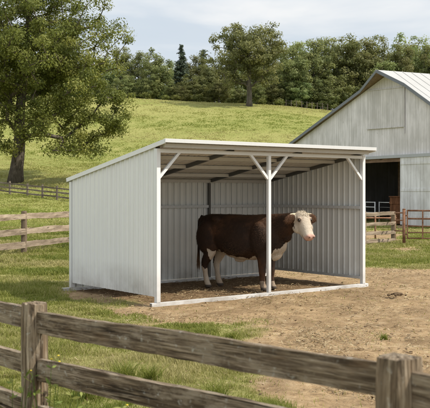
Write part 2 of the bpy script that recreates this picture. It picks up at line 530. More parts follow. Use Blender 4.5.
def build_ground():
    xs = grid_lines(-6.5, 8.5, 0.085, -700, 700, 1.10)
    ys = grid_lines(7.0, 33.0, 0.085, -40, 800, 1.045)
    X, Y = np.meshgrid(xs, ys)
    x, y = X.ravel(), Y.ravel()
    z = ground_h(x, y)
    d = np.zeros_like(x)
    near = (y < 60) & (np.abs(x) < 45)
    d[near] = dirt_mask(x[near], y[near])
    nearf = np.clip((40 - y) / 8, 0, 1)
    bump = (fbm(x, y, 2.2, 11, 2) - 0.5) * 0.035 + (fbm(x, y, 6, 12, 2) - 0.5) * 0.055 * d - 0.022 * d * np.clip((fbm(x, y, 3.2, 13, 2) - .55) * 6, 0, 1)
    lu, lv = shed_local(x, y)
    inside = ((lu > -.3) & (lu < SW + .3) & (lv > -.25) & (lv < SD + .3))
    z = z + bump * nearf * np.where(inside, 0.45, 1.0) - 0.012 * nearf
    nx, ny = len(xs), len(ys)
    idx = np.arange(nx * ny).reshape(ny, nx)
    f = np.stack([idx[:-1, :-1], idx[:-1, 1:], idx[1:, 1:], idx[1:, :-1]], -1).reshape(-1, 4)
    me = mesh_np('ground', np.stack([x, y, z], 1), f, True)
    a = me.attributes.new('dirt', 'FLOAT', 'POINT'); a.data.foreach_set('value', d.astype(np.float32))
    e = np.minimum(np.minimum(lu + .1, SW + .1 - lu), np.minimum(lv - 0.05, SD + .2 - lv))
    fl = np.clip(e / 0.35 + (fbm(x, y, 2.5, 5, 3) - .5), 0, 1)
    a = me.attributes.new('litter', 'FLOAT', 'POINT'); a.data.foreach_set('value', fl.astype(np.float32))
    t = NT('grass_and_bare_soil')
    v = t.coord('Object')
    n_big = t.noise(t.coord('Object', (.5, 1.2, 1)), 0.12, 7, 0.65)
    n_mid = t.noise(v, 0.9, 6, 0.65)
    n_fin = t.noise(v, 9, 7, 0.7)
    n_vf = t.noise(v, 42, 4, 0.7)
    gcol = t.ramp(n_mid, [(0.28, (0.165, 0.19, 0.05)), (0.5, (0.215, 0.225, 0.064)), (0.72, (0.285, 0.268, 0.098))])
    gcol = t.mix(t.mrange(n_fin, 0.4, 0.75, 0, 0.6), gcol, (0.175, 0.205, 0.055))
    gcol = t.mix(t.mrange(n_big, 0.4, 0.62, 0, 0.45), gcol, (0.31, 0.285, 0.11))
    thatch = t.ramp(n_fin, [(0.3, (0.11, 0.115, 0.036)), (0.5, (0.20, 0.195, 0.065)), (0.7, (0.34, 0.285, 0.14))])
    sy_ = t.n('SeparateXYZ'); t.l(v, sy_.inputs[0])
    gcol = t.mix(t.mrange(sy_.outputs[1], 26, 44, 0.85, 0), gcol, thatch)
    scol = t.ramp(n_fin, [(0.25, (0.16, 0.102, 0.053)), (0.46, (0.315, 0.217, 0.12)), (0.7, (0.445, 0.33, 0.195))])
    scol = t.mix(t.mrange(n_mid, 0.40, 0.64, 0, 0.75), scol, (0.17, 0.115, 0.064))
    scol = t.mix(t.mrange(n_vf, 0.60, 0.75, 0, 0.5), scol, (0.12, 0.08, 0.045))
    scol = t.mix(t.mrange(n_vf, 0.28, 0.38, 0.55, 0), scol, (0.50, 0.42, 0.28))
    n_pat = t.noise(v, 2.8, 5, 0.62, 0.6)
    scol = t.mix(t.mrange(n_pat, 0.52, 0.66, 0, 0.6), scol, (0.135, 0.088, 0.048))
    scol = t.mix(t.mrange(n_pat, 0.32, 0.44, 0.4, 0), scol, (0.47, 0.375, 0.245))
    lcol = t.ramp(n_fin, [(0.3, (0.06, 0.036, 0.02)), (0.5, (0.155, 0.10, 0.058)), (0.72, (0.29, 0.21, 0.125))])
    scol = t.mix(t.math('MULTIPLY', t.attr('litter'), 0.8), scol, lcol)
    fac = t.mrange(t.math('ADD', t.attr('dirt'), t.math('MULTIPLY', t.math('SUBTRACT', n_fin, 0.5), 0.7)), 0.3, 0.7)
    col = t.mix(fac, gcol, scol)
    h = t.math('ADD', n_fin, t.math('MULTIPLY', n_vf, 0.5))
    t.bsdf(col, 0.95, 0, h, 0.8, 0.03, 0.1)
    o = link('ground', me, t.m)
    tag(o, kind='structure')


build_ground()


# ------------------------------------------------------------------ grass and litter
def blades(n_or_pos, hgt, wid, seed, bend=0.45, tint=None, zoff=-0.01):
    rs = np.random.RandomState(seed)
    p = n_or_pos
    n = len(p)
    az = rs.rand(n) * 2 * np.pi
    side = np.stack([np.cos(az), np.sin(az), np.zeros(n)], 1)
    ld = rs.rand(n) * 2 * np.pi
    lean = np.stack([np.cos(ld), np.sin(ld), np.zeros(n)], 1) * (hgt * bend * (0.3 + rs.rand(n)))[:, None]
    up = np.zeros((n, 3)); up[:, 2] = hgt
    w = wid[:, None] * 0.5
    b = p.copy(); b[:, 2] += zoff
    m = b + up * 0.55 + lean * 0.3
    t = b + up + lean
    V = np.stack([b - side * w, b + side * w, m + side * w * 0.85, m - side * w * 0.85, t + side * w * 0.12, t - side * w * 0.12], 1)
    base = (np.arange(n) * 6)[:, None]
    F = np.concatenate([base + np.array([[0, 1, 2, 3]]), base + np.array([[3, 2, 4, 5]])], 0)
    tt = np.concatenate([np.clip(tint - .08, 0, 1), tint]) if tint is not None else None
    return V.reshape(-1, 3), F, tt


def in_view(x, y, m=0.9):
    return (x > -0.2425 * y - m) & (x < 0.2425 * y + m)


def sample(n, y0, y1, seed, power=1.0):
    rs = np.random.RandomState(seed)
    u = rs.rand(n)
    y = np.sqrt(y0**2 + u * (y1**2 - y0**2)) if power == 1.0 else y0 * (y1 / y0)**u
    x = (rs.rand(n) * 2 - 1) * (0.2425 * y + 0.9)
    return x, y, rs


def build_grass():
    # grazed turf of the yard, as far as the rail fence
    x, y, rs = sample(900000, 6.5, 48, 21, 0)
    d = dirt_mask(x, y)
    lu, lv = shed_local(x, y)
    ins = (lu > -0.02) & (lu < SW + .05) & (lv > -0.1) & (lv < SD + .02)
    patch = fbm(x, y, 0.8, 31, 3)
    clump = fbm(x, y, 4.0, 32, 2)
    keep = (rs.rand(len(x)) < (1 - d)**1.6 * np.clip(0.3 + 1.5 * (clump - 0.3), 0.15, 1) + 0.012) & ~ins
    x, y, d, patch, clump = x[keep], y[keep], d[keep], patch[keep], clump[keep]
    n = len(x)
    hg = (0.022 + 0.038 * np.clip((clump - 0.38) * 2.4, 0, 1) + 0.055 * np.clip((patch - 0.55) * 4, 0, 1)) * (0.6 + 0.8 * rs.rand(n)) * (1 - 0.55 * d)
    far = np.clip((y - 21) / 6, 0, 1)
    hg = hg * (1 + 0.7 * far * (x < 0))
    wd = (0.0055 + 0.0009 * np.clip(y - 8, 0, 40)) * (0.7 + 0.6 * rs.rand(n))
    dry = fbm(x, y, 0.55, 33, 3)
    tint = np.clip(0.55 + (dry - 0.47) * 2.0 + rs.randn(n) * 0.2 + d * 0.35, 0, 1)
    V, F, T = blades(np.stack([x, y, ground_h(x, y)], 1), hg, wd, 41, 0.6, tint)
    o = link('yard_grass', mesh_np('yard_grass', V, F, False, T), M['grass'])
    tag(o, 'short patchy green grass of the yard around the shed', 'grass', kind='stuff')

    # rough meadow on the hill
    x, y, rs = sample(420000, 44, 153, 22, 0)
    keep = (x < 2 + 0.16 * y)
    x, y = x[keep], y[keep]
    cl = fbm(x, y, 0.7, 51, 3)
    k2 = rs.rand(len(x)) < np.clip(0.45 + 1.2 * (cl - 0.45), 0.2, 1)
    x, y, cl = x[k2], y[k2], cl[k2]
    n = len(x)
    hg = (0.06 + 0.09 * np.clip((cl - 0.4) * 2, 0, 1)) * (0.5 + 0.9 * rs.rand(n))
    wd = (0.04 + 0.0006 * y) * (0.6 + 0.8 * rs.rand(n))
    dry = fbm(x * .6, y * 1.4, 0.075, 53, 4)
    tint = np.clip(0.45 + (dry - 0.48) * 2.8 + rs.randn(n) * 0.2, 0, 1)
    V, F, T = blades(np.stack([x, y, ground_h(x, y)], 1), hg, wd, 43, 0.7, tint)
    o = link('meadow_grass', mesh_np('meadow_grass', V, F, False, T), M['meadow'])
    tag(o, 'tall yellow green meadow grass covering the hillside', 'grass', kind='stuff')


build_grass()


def build_litter():
    x, y, rs = sample(150000, 7.2, 34, 61, 0)
    d = dirt_mask(x, y)
    lu, lv = shed_local(x, y)
    ins = (lu > 0) & (lu < SW) & (lv > 0) & (lv < SD)
    k = rs.rand(len(x)) < np.clip(d * 1.5 * np.clip(fbm(x, y, 1.1, 62, 3) - .40, 0, 1) + 0.16 * ins + 0.02, 0, 1)
    x, y = x[k], y[k]; n = len(x)
    z = ground_h(x, y) + 0.006 + rs.rand(n) * 0.012
    az = rs.rand(n) * 6.283
    L = (0.008 + 0.035 * rs.rand(n)**2)
    w = 0.0022 + 0.0022 * rs.rand(n) + 0.0001 * y
    c = np.stack([x, y, z], 1)
    a = np.stack([np.cos(az), np.sin(az), rs.randn(n) * 0.22], 1) * L[:, None]
    b = np.stack([-np.sin(az), np.cos(az), rs.randn(n) * 0.3], 1) * w[:, None]
    V = np.stack([c - a - b, c + a - b, c + a + b, c - a + b], 1).reshape(-1, 3)
    F = np.arange(4 * n).reshape(n, 4)
    o = link('straw', mesh_np('straw', V, F, False, np.clip(0.5 + rs.randn(n) * 0.28, 0, 1)), M['straw'])
    tag(o, 'loose straw bits scattered over the bare brown soil', 'straw', kind='stuff')
    # clods
    x, y, rs = sample(9500, 7.2, 30, 65, 0)
    d = dirt_mask(x, y)
    k = rs.rand(len(x)) < d * np.clip(0.2 + 2 * (fbm(x, y, .9, 66, 3) - .38), 0.05, 1)
    x, y = x[k], y[k]; n = len(x)
    bm = bmesh.new(); bmesh.ops.create_icosphere(bm, subdivisions=1, radius=1)
    sv = np.array([v.co[:] for v in bm.verts]); sf = np.array([[v.index for v in f.verts] for f in bm.faces]); bm.free()
    r = 0.004 + 0.017 * rs.rand(n)**4
    jit = 1 + 0.9 * (rs.rand(n, len(sv)) - .5)
    V = sv[None] * jit[:, :, None] * r[:, None, None] * np.array([1.2, 1.0, 0.65])
    V += np.stack([x, y, ground_h(x, y) + r * 0.15], 1)[:, None, :]
    F = (sf[None] + (np.arange(n) * len(sv))[:, None, None]).reshape(-1, 3)
    T = np.repeat(np.clip(0.45 + rs.randn(n) * 0.25, 0, 1), len(sf))
    o = link('soil_clods', mesh_np('soil_clods', V.reshape(-1, 3), F, False, T), M['clod'])
    tag(o, 'crumbled soil clods lying on the trampled yard', 'soil', kind='stuff')


build_litter()


# ------------------------------------------------------------------ trees
def skin_tree(name, rs, clumps, trunk, base_r, parent, mat, seg_big=9, flare=1.5, tip=0.02):
    """branch network from trunk nodes to every leaf clump"""
    nodes = [np.array(p, float) for p in trunk]
    par = [-1] + list(range(len(trunk) - 1))
    ntr = len(trunk)
    ax = np.array(trunk)
    order = np.argsort([min(np.linalg.norm(c - a) for a in ax) for c in clumps])
    leafid = []
    for i in order:
        c = clumps[i]
        N = np.array(nodes)
        d = np.linalg.norm(N - c, axis=1)
        pen = np.clip(N[:, 2] - (c[2] - 0.25 * np.linalg.norm(N[:, :2] - c[:2], axis=1)), 0, None)
        pen2 = np.where(np.arange(len(N)) == 0, 50, 0)
        j = int(np.argmin(d + 1.6 * pen + pen2))
        steps = max(1, int(d[j] / (base_r * 2.2)))
        last = j
        p0 = nodes[j]
        for s in range(1, steps + 1):
            f = s / steps
            q = p0 + (c - p0) * f
            if s < steps:
                q = q + rs.randn(3) * d[j] * 0.05 + np.array([0, 0, d[j] * 0.10 * math.sin(f * math.pi)])
            nodes.append(q); par.append(last); last = len(nodes) - 1
        leafid.append(last)
    area = np.zeros(len(nodes))
    for l in leafid: area[l] += tip**2.2
    for i in range(len(nodes) - 1, -1, -1):
        pass
    depth = np.zeros(len(nodes), int)
    for i in range(len(nodes)):
        depth[i] = 0 if par[i] < 0 else depth[par[i]] + 1
    for i in np.argsort(-depth):
        if par[i] >= 0: area[par[i]] += area[i]
    rad = np.maximum(area, tip**2.2 * .3)**(1 / 2.2)
    rad = rad * base_r / rad[0]
    rad = np.maximum(rad, tip * 0.6)
    for k in range(ntr):  # trunk taper and root flare
        z = trunk[k][2] - trunk[0][2]
        rad[k] = max(rad[k], base_r * (1 - 0.75 * k / ntr)) if k < ntr * 0.6 else rad[k]
    rad[0] *= flare
    if ntr > 1: rad[1] *= 1 + (flare - 1) * 0.25
    bm = bmesh.new()
    tube(bm, [trunk[k] for k in range(ntr)], [float(rad[k]) for k in range(ntr)], seg_big)
    for i in range(ntr, len(nodes)):
        a, b = nodes[par[i]], nodes[i]
        if np.linalg.norm(b - a) < 1e-3: continue
        ra = min(rad[par[i]], rad[i] * 1.25)
        tube(bm, [a, b], [float(ra), float(rad[i])], 5 if rad[i] < base_r * .25 else 7, False)
    return obj('trunk', bm, mat, parent, True)


def leaf_mesh(rs, clumps, cr, per, leaf, center, flat=0.7, tbase=0.5, tvar=0.2):
    m = len(clumps)
    C = np.repeat(np.array(clumps), per, 0)
    rr = np.repeat(cr * (0.7 + 0.6 * rs.rand(m)), per)
    n = len(C)
    off = rs.randn(n, 3)
    off /= np.linalg.norm(off, axis=1)[:, None]
    off *= (rs.rand(n)**0.5)[:, None]
    off[:, 2] *= flat
    P = C + off * rr[:, None]
    nor = off * 0.8 + (P - center) / (np.linalg.norm(P - center, axis=1)[:, None] + 1e-6) * 0.5 + np.array([0, 0, 0.45]) + rs.randn(n, 3) * 0.55
    nor /= np.linalg.norm(nor, axis=1)[:, None]
    d = np.cross(nor, rs.randn(n, 3)); d /= np.linalg.norm(d, axis=1)[:, None] + 1e-9
    s = np.cross(nor, d)
    L = (leaf * (0.6 + 0.8 * rs.rand(n)))[:, None]
    V = np.stack([P - d * L * .5, P + s * L * .3 - d * L * .05, P + d * L * .5, P - s * L * .3 - d * L * .05], 1)
    ct = np.repeat(rs.randn(m) * tvar, per)
    T = np.clip(tbase + ct + rs.randn(n) * 0.12 + off[:, 2] * 0.12, 0, 1)
    return V.reshape(-1, 3), np.arange(4 * n).reshape(n, 4), T


def crown_points(rs, n, c, rx, ry, rzu, rzd, irr=0.3, mind=0.0, hollow=0.5):
    ph = rs.rand(6) * 6.28
    out = []
    tries = 0
    while len(out) < n and tries < n * 60:
        tries += 1
        v = rs.randn(3); v /= np.linalg.norm(v)
        th = math.atan2(v[1], v[0])
        f = 1 - irr * 0.5 + irr * 0.5 * (math.sin(2 * th + ph[0]) * .5 + math.sin(3 * th + 2.5 * v[2] + ph[1]) * .6 + math.sin(5 * v[2] + 4 * th + ph[2]) * .5)
        r = (hollow + (1 - hollow) * rs.rand()) if rs.rand() < 0.8 else rs.rand()**0.5
        p = np.array([v[0] * rx, v[1] * ry, v[2] * (rzu if v[2] > 0 else rzd)]) * r * f + c
        if mind and out and min(np.linalg.norm(np.array(out) - p, axis=1)) < mind * (0.5 + 0.5 * rs.rand()): continue
        out.append(p)
    return out


def broadleaf(root, seed, h, base_r, crown_z, rx, rzu, rzd, ncl, per, leaf, cr, leafmat, barkmat, lean=(0, 0), irr=0.35, mind=0.0, hollow=0.5, extra=(), tb=0.5, shift=(0, 0)):
    rs = np.random.RandomState(seed)
    c = np.array([lean[0] * crown_z + shift[0], lean[1] * crown_z + shift[1], crown_z])
    cl = crown_points(rs, ncl, c, rx, rx, rzu, rzd, irr, mind, hollow) + [np.array(e, float) for e in extra]
    top = crown_z + rzu * 0.55
    k = 12
    trunk = [(lean[0] * top * i / k + math.sin(i * 1.3 + seed) * base_r * .22 * min(i, 3) / 3, lean[1] * top * i / k + math.cos(i * 1.1 + seed) * base_r * .2 * min(i, 3) / 3, -0.3 + (top + .3) * i / k) for i in range(k + 1)]
    skin_tree('trunk', rs, cl, trunk, base_r, root, barkmat)
    V, F, T = leaf_mesh(rs, cl, cr, per, leaf, c, tbase=tb)
    link('crown', mesh_np('crown', V, F, False, T), leafmat, root)
    return root


def copy_tree(o, loc, rz, sc, label, parent=None):
    c = o.copy(); COL.objects.link(c)
    c.location = loc; c.rotation_euler = (0, 0, rz)
    c.scale = sc
    c['label'] = label
    for ch in o.children:
        d = ch.copy(); COL.objects.link(d); d.parent = c
    return c


def px_at(px, y):
    return (px - 215) * y / FPX


# big oak on the left
X = px_at(15, 85)
oak = empty('oak_tree', (X, 85, gh(X, 85)), 0, 'massive old oak with thick leaning trunk at the left edge, above the dark rail fence', 'tree')
rs_ = np.random.RandomState(5)
extra = []
for (a, b, za, rr) in ((5, 1.5, 5.0, 1.0), (6.5, -1, 4.2, 1.0), (8, .5, 4.6, 1.2), (9.2, 1, 5.2, 1.2), (9.4, -.5, 5.2, 1), (9.9, 0, 6.2, 1), (7.4, -2, 6, 1), (3.6, -3.5, 4.4, 1), (2.2, -4.2, 4.9, 1), (4.8, -2.2, 3.6, 1),
                       (10.2, -.6, 7.6, 1), (4.5, -3, 6.4, 1), (6.2, -2.4, 7.2, 1), (7.6, -1, 7.8, 1), (3.2, -3.2, 6, 1), (5.6, 1, 6.4, 1), (8.6, -1.6, 6.6, 1), (2.4, -3.8, 7, 1), (9.6, .4, 8.2, 1), (-3, -3, 4.5, 1), (-1.5, -4, 5, 1), (-.6, -3.6, 3.6, 1), (1.2, -3.4, 3.9, 1), (6.6, -2.6, 3.2, 1), (8.2, -1.2, 3.4, 1)):
    for q in range(3):
        extra.append(np.array([a, b, za]) + rs_.randn(3) * 0.55)
broadleaf(oak, 5, 22, 0.58, 13.0, 10.3, 10.5, 9.0, 520, 200, 0.215, 1.05, M['leaf_oak'], M['bark'], lean=(0.085, 0), irr=0.34, mind=0.8, hollow=0.40, extra=extra, tb=0.47)

# lone tree on the brow of the hill
X = px_at(249, 147)
mid = empty('meadow_tree', (X, 146, gh(X, 146)), 0, 'lone spreading tree standing forward of the wood on the brow of the hill', 'tree')
broadleaf(mid, 12, 14, 0.38, 7.7, 6.9, 6.4, 6.3, 190, 130, 0.27, 1.0, M['leaf_mid'], M['bark_far'], irr=0.42, mind=0.9, hollow=0.35, tb=0.5)
mid.scale = (1.12, 1.08, 1.13)

# the wood behind: a few kinds, then copies
protos = {}


def proto(kind, px, y, label, **k):
    X = px_at(px, y)
    o = empty('forest_tree' if kind != 'conifer' else 'conifer_tree', (X, y, gh(X, y) - 0.2), 0, label, 'tree', 'trees of the wood behind the hill')
    protos[kind] = o
    return o


def conifer(root, seed, h, r):
    rs = np.random.RandomState(seed)
    cl = []
    for i in range(26):
        z = 1.0 + (h - 1.2) * i / 25
        rr = r * (1 - i / 26.5)**0.85
        for q in range(max(3, int(9 * rr / r) + 2)):
            a = rs.rand() * 6.28
            for f in (0.35, 0.7, 1.0):
                cl.append(np.array([math.cos(a) * rr * f, math.sin(a) * rr * f, z - rr * f * 0.22 + rs.randn() * .12]))
    cl.append(np.array([0, 0, h]))
    bm = bmesh.new()
    tube(bm, [(0, 0, -.3), (0, 0, h * .5), (0, 0, h)], [.24, .13, .02], 7)
    obj('trunk', bm, M['bark_far'], root, True)
    V, F, T = leaf_mesh(rs, cl, 0.42, 24, 0.26, np.array([0, 0, h * .3]), 0.5)
    link('crown', mesh_np('crown', V, F, False, T), M['leaf_conifer'], root)


P = dict(leafmat=M['leaf_far'], barkmat=M['bark_far'])
broadleaf(proto('round', 314, 160, 'broad round crowned tree at the front of the wood left of the barn'), 21, 13, .26, 6.0, 4.6, 6.6, 5.8, 105, 120, 0.30, 1.05, irr=.3, mind=.9, hollow=.45, **P)
broadleaf(proto('tall', 347, 161, 'tall billowing tree at the front of the wood above the barn roof slope'), 22, 14, .26, 6.8, 4.0, 7.0, 6.7, 105, 120, 0.30, 1.0, irr=.38, mind=.9, hollow=.45, **P)
broadleaf(proto('loose', 157, 158, 'loose greyish round tree left of the dark conifer'), 23, 11, .22, 4.9, 3.7, 5.4, 4.9, 85, 110, 0.29, 0.95, irr=.42, mind=.8, hollow=.35, **P)
broadleaf(proto('wispy', 384, 166, 'thin wispy tree rising above the barn ridge'), 24, 14, .18, 8.4, 2.8, 5.4, 6.4, 55, 80, 0.27, .9, irr=.5, mind=1.0, hollow=.3, **P)
conifer(proto('conifer', 181, 160, 'dark pointed conifer in the wood, taller than its neighbours'), 31, 11.2, 2.6)

ph = {'round': 11.8, 'tall': 12.8, 'loose': 9.7, 'wispy': 12.8, 'conifer': 11.2}
# (kind, px, y, top py, label)
WOOD = [
    ('round', 292, 158, 44, 'dark tree of the wood directly right of the lone meadow tree'),
    ('tall', 329, 166, 37, 'tallest crown in the second row of the wood left of the barn ridge'),
    ('round', 366, 163, 38, 'full crowned tree of the wood behind the barn ridge'),
    ('tall', 402, 160, 45, 'dense tree of the wood behind the barn roof, right of the ridge'),
    ('round', 424, 163, 42, 'broad tree of the wood at the right edge'),
    ('wispy', 398, 172, 34, 'thin open twigged tree sticking out above the wood over the barn roof'),
    ('tall', 303, 176, 41, 'tree in the back row of the wood between the lone tree and the barn'),
    ('loose', 336, 157, 70, 'low bushy tree at the foot of the wood left of the barn roof'),
    ('loose', 302, 156, 76, 'low dark tree at the foot of the wood beside the lone meadow tree'),
    ('loose', 322, 157, 72, 'low tree at the foot of the wood in the gap left of the barn'),
    ('round', 350, 175, 40, 'back row tree of the wood seen between two crowns above the barn roof'),
    ('round', 413, 176, 40, 'back row tree of the wood above the right end of the barn roof'),
    ('round', 281, 165, 52, 'tree of the wood half hidden by the right side of the lone meadow tree'),
    ('loose', 268, 170, 55, 'tree of the wood hidden behind the right half of the lone meadow tree'),
    ('tall', 238, 172, 56, 'tree of the wood hidden behind the left half of the lone meadow tree'),
    ('round', 222, 164, 55, 'tree of the wood at the left foot of the lone meadow tree'),
    ('loose', 208, 160, 58, 'greyish tree of the wood between conifer and lone meadow tree'),
    ('round', 196, 168, 54, 'rounded back tree just right of the dark conifer'),
    ('loose', 192, 157, 74, 'low tree in front of and right of the dark conifer'),
    ('conifer', 203, 174, 50, 'second dark conifer with its tip just above the wood'),
    ('round', 170, 174, 60, 'back tree of the wood between the loose tree and the conifer'),
    ('round', 138, 163, 50, 'tree of the wood just beyond the right tips of the oak'),
    ('tall', 122, 167, 47, 'tree of the wood seen through the right side of the oak'),
    ('round', 105, 162, 55, 'tree of the wood behind the lower right boughs of the oak'),
    ('loose', 88, 160, 60, 'loose tree of the wood behind the middle of the oak'),
    ('round', 70, 166, 50, 'tree of the wood behind the oak, right of its trunk'),
    ('tall', 46, 168, 48, 'tree of the wood behind the upper trunk of the oak'),
    ('round', 22, 164, 52, 'tree of the wood straight behind the oak trunk'),
    ('round', -4, 166, 50, 'tree of the wood at the left edge behind the oak'),
    ('loose', 148, 155, 74, 'low bushy tree beyond the tips of the oak boughs'),
    ('loose', 128, 157, 72, 'low tree of the wood below the right boughs of the oak'),
    ('loose', 219, 155, 77, 'low dark tree under the left boughs of the lone meadow tree'),
    ('loose', 272, 156, 78, 'low dark tree under the right boughs of the lone meadow tree'),
    ('round', 446, 160, 42, 'tree of the wood beyond the right edge of the barn roof'),
    ('wispy', 374, 170, 35, 'slender open tree above the peak of the barn'),
    ('wispy', 418, 168, 36, 'slender open tree near the right edge over the barn roof'),
    ('tall', 262, 176, 50, 'back row tree filling the gap behind the lone meadow tree'),
    ('round', 388, 158, 60, 'lower tree of the wood close behind the barn roof'),
    ('loose', 286, 156.9, 85, 'low thicket tree between the lone tree and its right neighbour'),
    ('loose', 294, 157.4, 80, 'low thicket tree at the brow close right of the lone tree'),
    ('loose', 309, 157.5, 83, 'low thicket tree at the brow above the shed roof'),
    ('loose', 316, 156.9, 82, 'low thicket tree at the brow left of the barn roof edge'),
    ('loose', 328, 155.3, 87, 'low thicket tree at the brow where the barn roof edge meets the wood'),
    ('loose', 158, 157.6, 86, 'low thicket tree at the brow under the loose greyish tree'),
    ('loose', 172, 156.6, 83, 'low thicket tree at the brow under the dark conifer'),
    ('loose', 182, 155.0, 83, 'low thicket tree at the brow at the foot of the dark conifer'),
    ('loose', 214, 156.2, 82, 'low thicket tree at the brow left of the lone tree shade'),
    ('loose', 240, 157.7, 86, 'low thicket tree at the brow in the shade just left of the lone trunk'),
    ('loose', 256, 155.5, 81, 'low thicket tree at the brow just right of the lone trunk'),
    ('loose', 138, 155.4, 87, 'low thicket tree at the brow past the oak tips'),
    ('loose', 115, 155.4, 80, 'low thicket tree at the brow under the right half of the oak'),
    ('loose', 98, 157.9, 80, 'low thicket tree at the brow seen below the oak boughs'),
    ('loose', 60, 155.6, 83, 'low thicket tree at the brow right of the oak trunk'),
    ('loose', 36, 157.9, 82, 'low thicket tree at the brow close right of the oak trunk'),
    ('loose', 4, 157.6, 84, 'low thicket tree at the brow left of the oak trunk'),
    ('tall', 184, 178, 62, 'back row tree left of the second conifer'),
]
# fit the five first ones to their heights too
for kind, px, top in (('round', 314, 38), ('tall', 347, 36), ('loose', 157, 47), ('wispy', 384, 36), ('conifer', 181, 45)):
    o = protos[kind]
    y = o.location.y
    htop = EYE + (HZ - top) * y / FPX - o.location.z
    s = htop / ph[kind]
    o.scale = (s * .95, s * .95, s)
rw = random.Random(3)
for kind, px, y, top, label in WOOD:
    X = px_at(px, y); z = gh(X, y) - 0.2
    s = (EYE + (HZ - top) * y / FPX - z) / ph[kind]
    w = s * rw.uniform(.88, 1.12) * (1.25 if kind == 'loose' and s < .8 else 1)
    copy_tree(protos[kind], (X, y, z), rw.uniform(0, 6.28), (w, w, s), label)

rs_ = np.random.RandomState(91)
n_ = 2600
ux = rs_.uniform(-52, 50, n_); uy = rs_.uniform(157, 184, n_)
uz = ground_h(ux, uy) + rs_.rand(n_) * 3.4 * (0.5 + fbm(ux, uy, .18, 8, 2))
V, F, T = leaf_mesh(rs_, list(np.stack([ux, uy, uz], 1)), .8, 34, .34, np.array([0, 165, 10.]))
o = link('undergrowth', mesh_np('undergrowth', V, F, False, T * .8), M['leaf_far'])
tag(o, 'dense leafy undergrowth between the trunks of the wood', 'undergrowth', kind='stuff')

# shrubs along the brow
shr = empty('shrub', (px_at(187, 152), 152, gh(px_at(187, 152), 152)), 0, 'yellow green shrub at the brow below the dark conifer', 'shrub', 'shrubs along the brow of the hill')
rs_ = np.random.RandomState(77)
cl = crown_points(rs_, 26, np.array([0, 0, .75]), 1.3, 1.3, .7, .6, .35)
bm = bmesh.new()
for q in range(6):
    e = cl[q]
    tube(bm, [(0, 0, -.1), (e[0] * .5, e[1] * .5, e[2] * .6), tuple(e)], [.05, .035, .015], 5)
obj('stem', bm, M['bark_far'], shr, True)
V, F, T = leaf_mesh(rs_, cl, .45, 45, .22, np.array([0, 0, .4]))
link('foliage', mesh_np('foliage', V, F, False, T), M['leaf_shrub'], shr)
for px, y, s, label in ((198, 151, 1.0, 'bright shrub at the brow just right of the conifer'), (175, 153, .8, 'small shrub at the brow left of the conifer'),
                        (207, 151, .7, 'small shrub at the brow between conifer and lone tree'), (230, 150, .7, 'small dark shrub in the shade left of the lone tree trunk'),
                        (165, 153, .7, 'small shrub at the brow under the loose greyish tree'), (262, 150, .8, 'shrub right of the trunk of the lone tree'),
                        (280, 152, .9, 'shrub at the edge of the wood right of the lone tree'), (296, 153, 1.0, 'leftmost shrub at the foot of the dense wood'),
                        (311, 153, .8, 'shrub at the foot of the dense wood close to the barn roof'), (146, 153, .9, 'shrub at the brow past the tips of the oak'),
                        (132, 153, .8, 'shrub at the brow below the hanging oak boughs')):
    X = px_at(px, y)
    copy_tree(shr, (X, y, gh(X, y) - .05), rw.uniform(0, 6), (s, s, s), label)


# ------------------------------------------------------------------ fences
def rail_mesh(L, h, t, seed, rough=0.006, seg=0.06):
    """a weathered board along +X with uneven edges, centred on its axis"""
    n = max(4, int(L / seg))
    m = 10
    prof = []
    for (a, b) in ((-.5, -.5), (-.5, 0), (-.5, .5), (0, .5), (.5, .5), (.5, 0), (.5, -.5), (0, -.5)):
        prof.append((a * t, b * h))
    bm = bmesh.new()
    rings = []
    for i in range(n + 1):
        x = L * i / n
        ring = []
        for k, (a, b) in enumerate(prof):
            ex = vnoise(x * 1.4, k * 3.1, seed) * rough * 2 + vnoise(x * 9, k * 5.7, seed + 9) * rough
            ey = vnoise(x * 1.1, (0 if b > 0 else 7), seed + 3) * rough * 2.2 + vnoise(x * 7, k * 2.2, seed + 5) * rough * .9
            corner = 0.86 if k in (0, 2, 4, 6) else 1
            ring.append(bm.verts.new((x + (vnoise(k, seed, 0) * .01 if i in (0, n) else 0), a * corner + ex * (1 if abs(a) > 0 else .3), b * (0.97 if k in (0, 2, 4, 6) else 1) + (ey if abs(b) > 0 else 0))))
        rings.append(ring)
    for a, b in zip(rings, rings[1:]):
        for k in range(8):
            bm.faces.new((a[k], a[(k + 1) % 8], b[(k + 1) % 8], b[k]))
    bm.faces.new(rings[0]); bm.faces.new(rings[-1][::-1])
    return bm


def add_rail(root, p, q, h, t, seed, mat, rough=0.006, seg=0.06, name='rail'):
    p, q = Vector(p), Vector(q)
    d = q - p
    o = obj(name, rail_mesh(d.length, h, t, seed, rough, seg), mat, root, False)
    o.location = p
    o.rotation_euler = (0, -math.atan2(d.z, math.hypot(d.x, d.y)), math.atan2(d.y, d.x))
    return o


